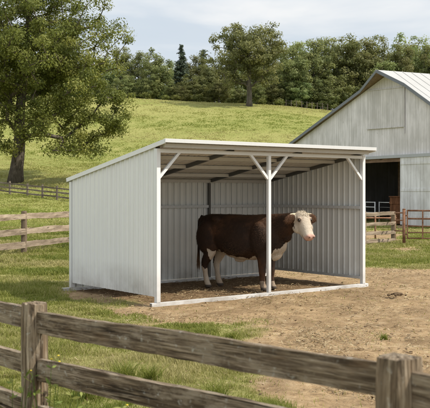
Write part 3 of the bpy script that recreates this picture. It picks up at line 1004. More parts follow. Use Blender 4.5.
def add_post(root, x, y, z0, z1, r, seed, mat, square=0.6, seg=20, sub=16, rz=0.0, name='post'):
    bm = bmesh.new()
    rings = []
    for i in range(sub + 1):
        z = (z1 - z0) * i / sub
        ring = []
        for k in range(seg):
            a = 2 * math.pi * k / seg
            c, s = math.cos(a), math.sin(a)
            e = 2 + 4 * square
            rr = r / (abs(c)**e + abs(s)**e)**(1 / e)
            rr *= 1 + 0.04 * vnoise(c * 1.5, s * 1.5, z * 1.6 + seed) + 0.012 * vnoise(c * 9, s * 9, z * .8 + seed)
            if i == sub: rr *= 0.93
            ring.append(bm.verts.new((c * rr, s * rr, z + (0.012 * vnoise(c * 3, s * 3, seed) if i >= sub - 1 else 0))))
        rings.append(ring)
    for a, b in zip(rings, rings[1:]):
        for k in range(seg):
            bm.faces.new((a[k], a[(k + 1) % seg], b[(k + 1) % seg], b[k]))
    top = bm.verts.new((0, 0, z1 - z0 + .012))
    for k in range(seg): bm.faces.new((rings[-1][k], rings[-1][(k + 1) % seg], top))
    bm.faces.new(rings[0][::-1])
    o = obj(name, bm, mat, root, False)
    o.location = (x, y, z0)
    o.rotation_euler = (0, 0, rz)
    return o


# foreground fence
def at(px, py, y):
    return Vector(((px - 215) * y / FPX, y, EYE - (py - HZ) * y / FPX))


ZL, ZR = 5.05, 2.98
A = Vector(((34.5 - 215) * ZL / FPX, ZL)); B = Vector(((399 - 215) * ZR / FPX, ZR))
dv = (B - A)
ff = empty('rail_fence', (A.x, A.y, 0), 0, 'near weathered grey rail fence crossing the bottom of the picture', 'fence')
zA = EYE - (303 - HZ) * ZL / FPX; zB = EYE - (357 - HZ) * ZR / FPX
fz = math.atan2(dv.y, dv.x)
add_post(ff, 0, 0, -.15, zA, 0.068, 3.3, M['near_post'], .35, rz=fz)
add_post(ff, dv.x, dv.y, -.15, zB, 0.070, 8.1, M['near_post'], .35, rz=fz)
add_post(ff, -dv.x, -dv.y, -.15, zA, 0.068, 5.1, M['near_post'], .35, rz=fz)
nrm = Vector((-dv.y, dv.x, 0)).normalized() * 0.0


def fence_z(py_a, py_b):   # heights of a rail seen at the two posts
    return EYE - (py_a - HZ) * ZL / FPX, EYE - (py_b - HZ) * ZR / FPX


u2 = dv.normalized()
for (pa, pb, hh, sd) in ((321, 383, .120, 1.0), (368, 449, .122, 2.0), (413, 515, .11, 3.0)):
    za, zb = fence_z(pa, pb)
    e = 0.045
    add_rail(ff, (u2.x * e, u2.y * e, za), (dv.x - u2.x * e, dv.y - u2.y * e, zb), hh, .042, sd, M['near_rail'], .0045, .04)
    zl = za + (za - zb) * .25
    add_rail(ff, (-dv.x + u2.x * e, -dv.y + u2.y * e, zl + .01), (-u2.x * e, -u2.y * e, za + .012), hh, .042, sd + 20, M['near_rail'], .0045, .04)
    add_rail(ff, (dv.x + u2.x * e, dv.y + u2.y * e, zb - .01), (dv.x * 1.6, dv.y * 1.6, zb - .03), hh, .042, sd + 40, M['near_rail'], .0045, .04)


def board_fence(name, pts, heights, hh, label, rmat, pmat, pr, ph_, post_idx=None, seed=0, rough=.012):
    root = empty(name, (pts[0][0], pts[0][1], gh(*pts[0])), 0, label, 'fence')
    o = root.location
    loc = [Vector((x - o.x, y - o.y, gh(x, y) - o.z)) for x, y in pts]
    for i, p in enumerate(loc):
        add_post(root, p.x, p.y, p.z - .15, p.z + ph_ * random.uniform(.97, 1.04), pr, seed + i * 1.7, pmat, .3, 12, 6)
    for i in range(len(loc) - 1):
        for j, hz_ in enumerate(heights):
            a, b = loc[i], loc[i + 1]
            d = (b - a); d.z = 0; d.normalize()
            s = Vector((d.y, -d.x, 0)) * (pr * .85)
            add_rail(root, a + s + Vector((0, 0, hz_ + random.uniform(-.02, .02))) - d * .03, b + s + Vector((0, 0, hz_ + random.uniform(-.02, .02))) + d * .03, hh * random.uniform(.9, 1.1), .035, seed + i * 3 + j, rmat, rough, .15)
    return root


# pale board fence left of the shed
f1 = lambda px, y: (px_at(px, y), y)
board_fence('board_fence', [f1(-55, 23.4), f1(24, 26.6), f1(93, 30.5), f1(132, 33.5)], (1.10, .66, .27), .19,
            'weathered brown three board fence left of the shed, behind its rear corner', M['pale_wood'], M['pale_post'], .085, 1.28, seed=50)
board_fence('board_fence', [f1(330, 29.3), f1(364, 30.6), f1(393.3, 31.7)], (1.05, .70, .38, .12), .125,
            'short weathered four board fence between the shed and the rusty gate', M['pale_wood'], M['pale_post'], .075, 1.15, seed=70)
# dark fence on the rise
pts = []
for px in (-24, -8, 9.8, 27.5, 42.5, 57, 72, 88, 105, 123):
    t = (px - 9.8) / 47
    y = 78 - 4.5 * t if px < 72 else 72 - .05 * (px - 72)
    pts.append(f1(px, y))
board_fence('rail_fence', pts, (.95, .60, .25), .13, 'dark weathered rail fence on the rise in front of the oak', M['dark_wood'], M['dark_wood'], .085, 1.12, seed=90)
# thin post fence on the brow near the wood
root = empty('wire_fence', (px_at(290, 151), 151, gh(px_at(290, 151), 151)), 0, 'thin post and wire fence along the brow at the foot of the wood', 'fence')
prev = None
for i in range(9):
    x = px_at(286 + i * 5.2, 151); z = gh(x, 151)
    bm = bmesh.new(); tube(bm, [(0, 0, -.2), (0, 0, 1.15)], [.06, .055], 6)
    p = Vector((x, 151, z)) - root.location
    obj('post', bm, M['dark_wood'], root, loc=p)
    if prev is not None:
        bm = bmesh.new()
        for hz_ in (.5, 1.0):
            tube(bm, [prev + Vector((0, -.06, hz_)), p + Vector((0, -.06, hz_))], [.008, .008], 4)
        obj('wire', bm, M['dark_steel'], root)
    prev = p

# rusty gate
GY = 30.8
gx = px_at(404, GY)
gp_ = empty('gate_post', (gx, GY, 0), 0, 'rusty steel gate post right of the board fence', 'post')
bm = bmesh.new(); tube(bm, [(0, 0, -.2), (0, 0, 1.22)], [.055, .055], 12)
obj('post_pipe', bm, M['rust'], gp_, True)
bm = bmesh.new(); tube(bm, [(0, 0, 1.22), (0, 0, 1.245)], [.06, .045], 12)
obj('post_cap', bm, M['rust'], gp_, True)
gate = empty('pipe_gate', (gx + .11, GY - .02, 0), -0.12, 'rusty pipe gate with level bars in front of the barn door', 'gate')
GL = 3.6
for z in (.22, .42, .64, .90, 1.18):
    bm = bmesh.new(); tube(bm, [(0, 0, z), (GL, 0, z - .02)], [.022 if z not in (.90, 1.18) else .03] * 2, 8)
    obj('bar', bm, M['rust'], gate, True)
for x in (0.0, 0.52, 1.9, GL):
    bm = bmesh.new(); bar(bm, (x, -.028, .2), (x, -.028, 1.2), .045, .02)
    obj('upright', bm, M['rust'], gate)
bm = bmesh.new()
bm.free()
for z in (.35, 1.0):
    bm = bmesh.new(); bar(bm, (-.1, 0, z), (.0, 0, z), .03, .05); obj('hinge', bm, M['rust'], gate)
# short link panel between wood post and gate post
lk = empty('pipe_rail_fence', (px_at(394.8, 31.4), 31.4, 0), 0, 'narrow rusty rail panel between the wooden post and the gate post', 'fence')
for z in (.45, .82, 1.08):
    bm = bmesh.new(); tube(bm, [(0, 0, z), (gx - lk.location.x - .055, GY - 31.4, z + .02)], [.025, .025], 8)
    obj('bar', bm, M['rust'], lk, True)
tr = empty('pipe_rail_fence', (px_at(366, 33.4), 33.4, 0), 0, 'thin rusty pipe rail behind the short board fence', 'fence')
bm = bmesh.new(); tube(bm, [(-2.2, 0, .84), (1.15, 0, .84)], [.03, .03], 8); obj('bar', bm, M['rust'], tr, True)
for x in (-2.1, .35, 1.1):
    bm = bmesh.new(); tube(bm, [(x, 0, -.1), (x, 0, .95)], [.032, .032], 8); obj('post', bm, M['rust'], tr, True)


# ------------------------------------------------------------------ shed
HF, HR, WB, RT, OV, SOV = 2.578, 2.049, 0.138, 0.094, 0.285, 0.044
SL = (HF - HR) / SD
shed = empty('livestock_shed', (SHED_O[0], SHED_O[1], 0), SHED_A, 'white open fronted metal livestock shed with a sloping roof, sheltering the cow', 'shed')
RIB = [(0, 0), (.014, .026), (.040, .026), (.054, 0), (.098, 0), (.103, .008), (.117, .008), (.122, 0), (.160, 0), (.165, .008), (.179, .008), (.184, 0)]
PITCH = .2286
FLAT_RIB = [(0, 0), (.012, .016), (.034, .016), (.037, -.024), (.062, -.024), (.066, 0)]
FLAT_PITCH = .152


def ribbed(L, z0, ztop, fmap, name, mat, sign=1, RIB=RIB, PITCH=PITCH):
    """vertical sheet along s in 0..L; fmap(s, off, z) -> local point"""
    st = []
    k = 0
    while k * PITCH < L:
        for s, o in RIB:
            ss = k * PITCH + s
            if ss < L: st.append((ss, o))
        k += 1
    st.append((L, 0))
    bm = bmesh.new()
    cols = []
    for s, o in st:
        zt = ztop(s)
        cols.append([bm.verts.new(fmap(s, o * sign, z0 + (zt - z0) * j / 4)) for j in range(5)])
    for a, b in zip(cols, cols[1:]):
        for j in range(4): bm.faces.new((a[j], b[j], b[j + 1], a[j + 1]))
    o = obj(name, bm, mat, shed)
    return o


pw = .075
top_at = lambda y: HF - SL * y + .03
ribbed(SD - pw - .004, WB, lambda s: top_at(s + pw / 2), lambda s, o, z: (-.012 - o, pw / 2 + .002 + s, z), 'side_wall', M['panel'], 1, FLAT_RIB, FLAT_PITCH)
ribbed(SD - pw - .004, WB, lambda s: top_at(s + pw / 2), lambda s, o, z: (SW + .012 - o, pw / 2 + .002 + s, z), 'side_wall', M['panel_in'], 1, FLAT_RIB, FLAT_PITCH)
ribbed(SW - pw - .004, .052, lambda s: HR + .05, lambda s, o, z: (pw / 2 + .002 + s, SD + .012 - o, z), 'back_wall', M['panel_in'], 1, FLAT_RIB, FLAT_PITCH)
# posts
RH = .06
for x, y, zt in ((0, 0, HF), (SW, 0, HF), (SW / 2 - .02, 0, HF - .065), (0, SD, HR), (SW, SD, HR)):
    bm = bmesh.new(); w = pw if x != SW / 2 - .02 else .062
    box(bm, x - w / 2, x + w / 2, y - w / 2, y + w / 2, RH - .012, zt, .004)
    obj('post', bm, M['white_paint'], shed)
for x in (SW / 3, 2 * SW / 3):
    bm = bmesh.new(); box(bm, x - .025, x + .025, SD - .062, SD - .012, RH - .012, HR - .01)
    obj('post', bm, M['dark_steel'], shed)
# base rails
for y, x0, x1 in ((0, -.13, SW + .13), (SD, -.20, SW + .15)):
    bm = bmesh.new(); box(bm, x0, x1, y - .034, y + .034, -.03, RH - .014, .005)
    o = obj('base_rail', bm, M['white_paint'], shed)
    bm = bmesh.new(); box(bm, x0 - .004, x0 + .001, y - .026, y + .026, -.01, RH - .022)
    obj('end_cap', bm, M['dark_steel'], o)
# front header
bm = bmesh.new(); box(bm, pw / 2 + .001, SW - pw / 2 - .001, -.03, .03, HF - .066, HF - .006, .003)
obj('header_beam', bm, M['white_paint'], shed)
# girts and bottom angles
GZ = 1.55
bm = bmesh.new(); box(bm, pw / 2 + .003, SW - pw / 2 - .003, SD - .052, SD - .014, GZ - .028, GZ + .028); obj('girt', bm, M['girt'], shed)
for xs in (.03, SW - .03):
    bm = bmesh.new(); box(bm, xs - .017, xs + .017, pw / 2 + .003, SD - .055, GZ - .028, GZ + .028); obj('girt', bm, M['girt'], shed)
    bm = bmesh.new(); box(bm, xs - .017, xs + .017, pw / 2 + .003, SD - .055, WB + .004, WB + .054); obj('bottom_rail', bm, M['girt'], shed)
# braces
for x0, sg in ((0, 1), (SW, -1), (SW / 2 - .02, 1), (SW / 2 - .02, -1)):
    bm = bmesh.new(); bar(bm, (x0 + sg * .03, 0, 2.10), (x0 + sg * .44, 0, HF - .05), .045, .045, Vector((0, 1, 0)))
    obj('brace', bm, M['white_paint'], shed)
# rafters, purlins
zu = lambda y: HF + RT - .034 - SL * y       # underside of roof sheet
for x in (.05, SW / 3, 2 * SW / 3, SW - .05):
    bm = bmesh.new(); bar(bm, (x, .035, zu(.035) - .04), (x, SD - .04, zu(SD - .04) - .04), .045, .06)
    obj('rafter', bm, M['dark_steel'], shed)
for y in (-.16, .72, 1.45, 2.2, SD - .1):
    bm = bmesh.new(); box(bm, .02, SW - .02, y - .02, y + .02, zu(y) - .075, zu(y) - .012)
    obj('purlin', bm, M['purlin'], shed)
# roof sheet
bm = bmesh.new()
st, k = [], 0
x0r, x1r = -SOV, SW + SOV + .01
while x0r + k * PITCH < x1r:
    for s, o in RIB:
        if x0r + k * PITCH + s < x1r: st.append((x0r + k * PITCH + s, o))
    k += 1
st.append((x1r, 0))
cols = [[bm.verts.new((s, y, HF + RT - .034 - SL * y + o * .9)) for y in (-OV, .5, 1.5, 2.3, SD + .1)] for s, o in st]
for a, b in zip(cols, cols[1:]):
    for j in range(4): bm.faces.new((a[j], b[j], b[j + 1], a[j + 1]))
obj('roof_sheet', bm, M['roof_under'], shed)
zr = lambda y: HF + RT - SL * y
bm = bmesh.new()
box(bm, x0r - .012, x1r + .012, -OV - .022, -OV - .002, zr(-OV) - .058, zr(-OV) + .004, .003)
obj('front_fascia', bm, M['edge'], shed)
for xs in (x0r, x1r):
    bm = bmesh.new()
    e = .01
    bar(bm, (xs, -OV, zr(-OV) - .036), (xs, SD + .12, zr(SD + .12) - .036), .02, .072)
    obj('rake_trim', bm, M['panel'], shed)
bm = bmesh.new()
bar(bm, (x0r, SD + .11, zr(SD + .11) - .04), (x1r, SD + .11, zr(SD + .11) - .04), .016, .06)
obj('rear_trim', bm, M['panel'], shed)


# ------------------------------------------------------------------ barn
K = .6857
BA = 1.111
BX, BY = 13.764 * K, 48.0
BH = 1.9 + (11.297 - 1.9) * K
TR, TL = .569, .344
KR, KL, HOOD, BO = 2.212 * K, 3.477 * K, .948 * K, .2
SR, SLF, BD = 6.6, -11.2, 22.0
barn = empty('barn', (BX, BY, 0), -BA, 'old whitewashed wooden barn with dark open doorway and pale metal roof', 'barn')
rt_ = .10
gz = lambda s: BH - rt_ - .03 - (TR * s if s > 0 else -TL * s)
wr, wl = SR - .45, SLF + .45
DR, DL, DT = 1.08, -3.7, 3.50
bm = bmesh.new()
out = [(wl, -.4), (DL, -.4), (DL, DT), (DR, DT), (DR, -.4), (wr, -.4), (wr, gz(wr)), (0, gz(0)), (wl, gz(wl))]
fa = bm.faces.new([bm.verts.new((s, 0, z)) for s, z in out])
ex = bmesh.ops.extrude_face_region(bm, geom=[fa])
for v in [g for g in ex['geom'] if isinstance(g, bmesh.types.BMVert)]: v.co.y += .12
obj('gable_wall', bm, M['barn_wall'], barn)
for xx, zz in ((wr - .12, gz(wr)), (wl, gz(wl))):
    bm = bmesh.new(); box(bm, xx, xx + .12, .122, BD - .3, -.4, zz - .06); obj('side_wall', bm, M['barn_wall'], barn)
bm = bmesh.new()
fa = bm.faces.new([bm.verts.new((s, BD - .3, z)) for s, z in ((wl, -.4), (wr, -.4), (wr, gz(wr)), (0, gz(0)), (wl, gz(wl)))])
ex = bmesh.ops.extrude_face_region(bm, geom=[fa])
for v in [g for g in ex['geom'] if isinstance(g, bmesh.types.BMVert)]: v.co.y += .12
obj('rear_wall', bm, M['barn_wall'], barn)


def roof_plane(t, k, s_end, sg):
    """metal sheet on top, bare boards below, hood at the peak"""
    pl = [(0, -BO - HOOD), (sg * k, -BO), (s_end, -BO), (s_end, BD), (0, BD)]
    for nm, off, th, mat in (('roof', 0, .035, M['barn_roof']), ('roof_deck', -.037, .06, M['soffit'])):
        bm = bmesh.new()
        f = bm.faces.new([bm.verts.new((s, y, BH + off - t * abs(s))) for s, y in pl])
        ex = bmesh.ops.extrude_face_region(bm, geom=[f])
        for v in [g for g in ex['geom'] if isinstance(g, bmesh.types.BMVert)]: v.co.z -= th
        if nm == 'roof':   # standing seams
            y = BO
            L = abs(s_end)
            yy = .25
            while yy < BD:
                bar(bm, (0.02 * sg, yy, BH + .003), (s_end, yy, BH + .003 - t * L), .022, .014)
                yy += .61
        obj(nm, bm, mat, barn)
    for (a, b) in ((pl[0], pl[1]), (pl[1], pl[2])):
        bm = bmesh.new()
        bar(bm, (a[0], a[1] - .02, BH - .06 - t * abs(a[0])), (b[0], b[1] - .02, BH - .06 - t * abs(b[0])), .03, .17)
        obj('barge_board', bm, M['barn_trim'], barn)


roof_plane(TR, KR, SR, 1)
roof_plane(TL, KL, SLF, -1)
bm = bmesh.new(); box(bm, -4.4, 5.2, -.16, -.004, 3.60, 3.76); obj('door_track', bm, M['barn_strip'], barn)
bm = bmesh.new(); box(bm, DL, DR, -.06, -.004, 3.40, 3.596); obj('door_header', bm, M['beam_wood'], barn)
sd = bmesh.new(); box(sd, DR, 4.5, -.12, -.07, .06, 3.597)
sdo = obj('sliding_door', sd, M['barn_door'], barn)
bm = bmesh.new()
for z in (.5, 1.9, 3.3): box(bm, DR + .03, 4.47, -.145, -.1205, z - .07, z + .07)
obj('door_batten', bm, M['barn_door'], sdo)
bm = bmesh.new()
HTX0, HTX1, HTZ0, HTZ1 = -1.95, 1.31, 5.33, 7.42
fa = bm.faces.new([bm.verts.new(p) for p in ((HTX0, -.035, HTZ0), (HTX1, -.035, HTZ0 - .06), (HTX1, -.035, HTZ1 - .12), (HTX0, -.035, HTZ1))])
ex = bmesh.ops.extrude_face_region(bm, geom=[fa])
for v in [g for g in ex['geom'] if isinstance(g, bmesh.types.BMVert)]: v.co.y += .03
hat = obj('loft_hatch', bm, M['barn_hatch'], barn)
bm = bmesh.new()
bar(bm, (HTX0 - .05, -.05, HTZ1 + .03), (HTX1 + .05, -.05, HTZ1 - .09), .03, .05)
bar(bm, (HTX0 - .05, -.05, HTZ0 - .02), (HTX1 + .05, -.05, HTZ0 - .08), .04, .06)
bar(bm, (HTX1 + .03, -.05, HTZ0 - .45), (HTX1 + .03, -.05, HTZ1 + .15), .04, .04)
obj('hatch_frame', bm, M['barn_hatch'], hat)
bm = bmesh.new()
for x in (-3.0, -1.0, 1.0): box(bm, x - .1, x + .1, 3.0, 3.2, -.3, 4.0)
obj('inner_post', bm, M['beam_wood'], barn)
bm = bmesh.new(); box(bm, wl + .2, wr - .2, 2.9, 3.3, 3.9, 4.15); obj('tie_beam', bm, M['beam_wood'], barn)


def barn_pt(s, y, z=0):
    return (BX + math.cos(BA) * s + math.sin(BA) * y, BY - math.sin(BA) * s + math.cos(BA) * y, z)


# things in the doorway
fb = empty('feed_bin', barn_pt(.50, .42), -BA + .25, 'reddish brown wooden feed bin inside the barn doorway', 'bin')
bm = bmesh.new()
for i in range(5):
    box(bm, -.5 + i * .2 + .006, -.3 + i * .2 - .006, -.36, .36, .08, 1.5)
obj('plank_box', bm, M['brown_wood'], fb)
bm = bmesh.new(); box(bm, -.54, .54, -.40, .40, 1.503, 1.56, .01); obj('lid', bm, M['brown_wood'], fb)
bm = bmesh.new()
for z in (.35, 1.2): box(bm, -.51, .51, -.395, -.3605, z - .06, z + .06)
obj('batten', bm, M['brown_wood'], fb)
bm = bmesh.new()
for x in (-.42, .42):
    for y in (-.3, .3): box(bm, x - .05, x + .05, y - .05, y + .05, -.05, .078)
obj('foot', bm, M['brown_wood'], fb)
pg = empty('stall_gate', barn_pt(-3.3, .2), -BA, 'pale metal pipe stall gate inside the dark barn doorway', 'gate')
for z in (.3, .62, .93, 1.2):
    bm = bmesh.new(); tube(bm, [(0, 0, z), (1.75, 0, z)], [.026, .026], 8); obj('bar', bm, M['grey_pipe'], pg, True)
for x in (0, .85, 1.75):
    bm = bmesh.new(); tube(bm, [(x, 0, -.05), (x, 0, 1.23)], [.034, .034], 8); obj('upright', bm, M['grey_pipe'], pg, True)
pg2 = empty('stall_gate', barn_pt(-1.5, .45), -BA - .1, 'dim pipe stall gate beside the brown feed bin', 'gate')
for z in (.3, .62, .93, 1.2):
    bm = bmesh.new(); tube(bm, [(0, 0, z), (1.5, 0, z)], [.02, .02], 8); obj('bar', bm, M['dark_steel'] if z < 1 else M['grey_pipe'], pg2, True)
for x in (0, 1.5):
    bm = bmesh.new(); tube(bm, [(x, 0, -.05), (x, 0, 1.23)], [.026, .026], 8); obj('upright', bm, M['grey_pipe'], pg2, True)


# ------------------------------------------------------------------ cow
def loft(bm, secs, seg=20, exp=2.2):
    """secs: (centre, side axis, up axis, half side, half up); closed"""
    rings = []
    for c, sx, ux, a, b in secs:
        c, sx, ux = Vector(c), Vector(sx), Vector(ux)
        ring = []
        for k in range(seg):
            t = 2 * math.pi * k / seg
            cc, ss = math.cos(t), math.sin(t)
            e = exp
            r = 1 / (abs(cc)**e + abs(ss)**e)**(1 / e)
            ring.append(bm.verts.new(c + sx * (a * cc * r) + ux * (b * ss * r)))
        rings.append(ring)
    for p, q in zip(rings, rings[1:]):
        for k in range(seg): bm.faces.new((p[k], p[(k + 1) % seg], q[(k + 1) % seg], q[k]))
    bm.faces.new(rings[0][::-1]); bm.faces.new(rings[-1])


def limb(bm, pts, seg=14):
    """pts: (x, y, z, half fore-aft, half sideways)"""
    P = [Vector(p[:3]) for p in pts]
    secs = []
    for i, p in enumerate(pts):
        d = (P[min(i + 1, len(P) - 1)] - P[max(i - 1, 0)]).normalized()
        sy = Vector((0, 1, 0)); fx = sy.cross(d).normalized()
        secs.append((P[i], fx, sy, p[3], p[4]))
    loft(bm, secs, seg, 2.0)


def blob(bm, c, r):
    rr = bmesh.ops.create_icosphere(bm, subdivisions=3, radius=1)
    for v in rr['verts']: v.co = Vector((c[0] + v.co.x * r[0], c[1] + v.co.y * r[1], c[2] + v.co.z * r[2]))


HEAD_AZ, NOSE = R(-31), R(57)
HP = Vector((1.305, -.09, 1.43))
h_f = Vector((math.cos(HEAD_AZ), math.sin(HEAD_AZ), 0))
h_a = h_f * math.cos(NOSE) + Vector((0, 0, -math.sin(NOSE)))       # poll to muzzle
h_n = h_f * math.sin(NOSE) + Vector((0, 0, math.cos(NOSE)))        # forehead normal
h_l = h_n.cross(h_a).normalized()                                  # to one side
if h_l.y < 0: h_l = -h_l


def hp(d, l=0, n=0):
    return HP + h_a * (d * .95) + h_l * l + h_n * n


def build_cow():
    root = empty('cow', (.50, 17.12, 0), R(-29), 'dark brown cow with white face and white belly standing side on in the shed', 'cow')
    Y, Z = (0, 1, 0), (0, 0, 1)
    bm = bmesh.new()
    tor = [(-.885, 1.16, .05, .09), (-.86, 1.15, .14, .19), (-.79, 1.135, .225, .262), (-.66, 1.11, .275, .315), (-.45, 1.065, .30, .36), (-.2, 1.01, .335, .415), (.05, .985, .345, .435),
           (.3, .99, .325, .43), (.48, 1.01, .295, .425), (.64, 1.02, .26, .40), (.77, .995, .21, .34), (.86, .96, .15, .26), (.91, .93, .08, .15)]
    loft(bm, [((x, 0, zc), Y, Z, a, b) for x, zc, a, b in tor], 28, 2.35)
    # neck
    nk = [((.50, 0, 1.12), (0, 0, 1), .20, .31), ((.70, -.005, 1.16), (-.12, 0, 1), .185, .285), ((.88, -.03, 1.21), (-.25, 0, 1), .16, .25), ((1.04, -.065, 1.27), (-.35, 0, 1), .142, .20), ((1.17, -.09, 1.33), (-.5, 0, 1), .13, .165), ((1.26, -.11, 1.36), (-.6, 0, 1), .10, .12)]
    secs = []
    for c, u, a, b in nk:
        u = Vector(u).normalized()
        secs.append((c, Vector((.25, 1, 0)).normalized() if c[0] > .8 else Y, u, a, b))
    loft(bm, secs, 22, 2.1)
    # brisket and dewlap
    blob(bm, (.70, 0, .74), (.19, .12, .19)); blob(bm, (.83, -.01, .88), (.14, .095, .20)); blob(bm, (1.0, -.05, 1.05), (.10, .055, .14))
    blob(bm, (-.60, .0, 1.33), (.22, .19, .09)); blob(bm, (.42, 0, 1.33), (.24, .14, .10))
    # shoulder, haunch
    for s in (-1, 1):
        blob(bm, (.49, s * .245, .98), (.20, .105, .32)); blob(bm, (-.63, s * .225, .98), (.225, .125, .33))
        blob(bm, (-.43, s * .235, 1.335), (.10, .06, .06)); blob(bm, (.05, s * .27, .93), (.36, .10, .30)); blob(bm, (-.82, s * .10, 1.30), (.07, .05, .06))
    # belly sheath
    blob(bm, (-.02, 0, .555), (.12, .05, .055))
    # legs
    for s, hx, fx in ((-1, -.03, .0), (1, .03, .03)):
        y = s * .185
        limb(bm, [(-.60, s * .19, 1.05, .20, .10), (-.54 + hx * .4, s * .20, .80, .175, .11), (-.57 + hx * .6, s * .20, .65, .11, .085), (-.66 + hx * .8, s * .195, .50, .082, .062), (-.675 + hx, y, .42, .068, .056),
                  (-.65 + hx, y, .27, .050, .045), (-.63 + hx, y, .15, .056, .054), (-.605 + hx, y, .085, .058, .058), (-.585 + hx, y, .03, .068, .062), (-.58 + hx, y, .0, .072, .066)])
        limb(bm, [(.50, s * .21, .95, .15, .09), (.53 + fx * .3, s * .20, .74, .125, .095), (.54 + fx * .6, s * .185, .58, .092, .078), (.54 + fx, s * .175, .42, .070, .064), (.542 + fx, s * .17, .36, .070, .064),
                  (.54 + fx, s * .17, .24, .051, .048), (.545 + fx, s * .17, .14, .057, .055), (.56 + fx, s * .17, .08, .058, .058), (.58 + fx, s * .17, .03, .068, .062), (.585 + fx, s * .17, .0, .072, .066)])
    # head
    hd = [(-.085, .07, .06, -.06), (-.06, .115, .10, -.055), (-.01, .142, .132, -.042), (.05, .15, .142, -.04), (.12, .147, .15, -.045), (.20, .136, .152, -.05), (.28, .122, .142, -.05), (.36, .108, .122, -.042), (.43, .104, .105, -.028), (.49, .100, .088, -.016), (.535, .078, .062, -.014), (.555, .04, .03, -.012)]
    loft(bm, [(hp(d, 0, o), h_l, h_n, a, b) for d, a, b, o in hd], 22, 2.5)
    for s in (-1, 1):
        blob(bm, hp(.112, s * .126, .05), (.045, .026, .034))    # brow over the eye
        blob(bm, hp(.23, s * .088, -.09), (.13, .05, .11))      # cheek
        blob(bm, hp(.505, s * .052, .042), (.04, .036, .032))   # nostril rim
        # ear
        e0 = hp(.03, s * .125, -.035)
        ed = (h_l * s * 1.0 + Vector((0, 0, -.14)) - h_n * .05).normalized()
        ew = Vector((0, 0, -1)) - h_n * .25; ew = (ew - ed * ew.dot(ed)).normalized(); et = ed.cross(ew).normalized()
        loft(bm, [(e0 + ed * q + Vector((0, 0, -.3 * q * q)), ew, et, a, b) for q, a, b in ((0, .04, .034), (.05, .075, .034), (.11, .098, .03), (.17, .09, .025), (.22, .055, .018), (.24, .02, .01))], 16, 2.0)
    bmesh.ops.recalc_face_normals(bm, faces=bm.faces)
    me = bpy.data.meshes.new('tmp'); bm.to_mesh(me); bm.free()
    tmp = bpy.data.objects.new('tmp', me); COL.objects.link(tmp)
    md = tmp.modifiers.new('r', 'REMESH'); md.mode = 'VOXEL'; md.voxel_size = .0135; md.use_smooth_shade = True
    ms = tmp.modifiers.new('s', 'SMOOTH'); ms.factor = .5; ms.iterations = 7
    dg = bpy.context.evaluated_depsgraph_get()
    body = bpy.data.meshes.new_from_object(tmp.evaluated_get(dg))
    bpy.data.objects.remove(tmp)
    n = len(body.vertices)
    co = np.zeros(n * 3, np.float32); body.vertices.foreach_get('co', co); co = co.reshape(-1, 3)
    # muscle and coat relief
    nz = np.array([mnoise.noise((c[0] * 5, c[1] * 5, c[2] * 5)) * .006 + mnoise.noise((c[0] * 16, c[1] * 16, c[2] * 9)) * .003 for c in co], np.float32)
    no = np.zeros(n * 3, np.float32); body.vertices.foreach_get('normal', no); no = no.reshape(-1, 3)
    amp = np.where(co[:, 0] > 1.05, .3, 1.0)
    r0 = co - np.array(HP); curl = np.clip(1 - np.linalg.norm(r0 - np.array(h_n) * .06, axis=1) / .16, 0, 1)
    amp = np.maximum(amp, curl)
    nz = nz + curl * np.array([mnoise.noise((c[0] * 38, c[1] * 38, c[2] * 38)) * .012 if k > 0 else 0 for c, k in zip(co, curl)], np.float32)
    co2 = co + no * (nz * amp)[:, None]
    body.vertices.foreach_set('co', co2.ravel())
    # coat: 1 = white, 0 = brown ; pink = muzzle, hoof
    x, y, z = co[:, 0], co[:, 1], co[:, 2]
    w1 = np.array([mnoise.noise((c[0] * 3.3, c[1] * 3.3 + 4, c[2] * 3.3)) for c in co]); w2 = np.array([mnoise.noise((c[0] * 9, c[1] * 9, c[2] * 9 + 7)) for c in co])
    w3 = np.array([mnoise.noise((c[0] * 24, c[1] * 24, c[2] * 24 + 3)) for c in co])
    wob = w1 * .17 + w2 * .10 + w3 * .035
    rel = co - np.array(HP)
    da = rel @ np.array(h_a); dl = rel @ np.array(h_l); dn = rel @ np.array(h_n)
    white = np.zeros(n)
    head = (da > -.12) & (np.abs(dl) < .175) & (dn > -.105 + .12 * np.clip(.14 - da, 0, 1)) & (x > 1.0)
    white[head] = 1
    white[(da > .16) & (x > 1.05) & (dn > -.21) & (np.abs(dl) < .17)] = 1
    ear = (np.abs(dl) > .158) & (da < .22) & (da > -.13) & (x > .9) & (dn > -.13)
    white[ear] = 0
    br = (x > .70) & (z < .70 + wob * 1.2 + .9 * np.clip(x - .72, 0, .2)) & (z > .45) & (z < .98)
    white[br] = 1
    be = (x > -.50) & (x < .42) & (z < .615 + wob * .5 + .12 * np.clip(x, 0, .4) + .30 * np.clip(-.12 - x, 0, 1)) & (z > .45)
    white[be] = 1
    hl = (x < -.36) & (z < .44 + wob * .8)
    white[hl] = 1
    fk = (x < -.34) & (x > -.60) & (z < .74 + wob * 1.5) & (z > .38) & (x > -.58 + (0.74 - z) * .15)
    white[fk] = 1
    inner = (x < -.3) & (z < .80) & (np.abs(y) < .14)
    white[inner] = 1
    white[(y > .08) & (x < -.44) & (x > -.62) & (z < .78) & (z > .3)] = 1
    white[(x > .3) & (z < .16 + wob * .3)] = .55
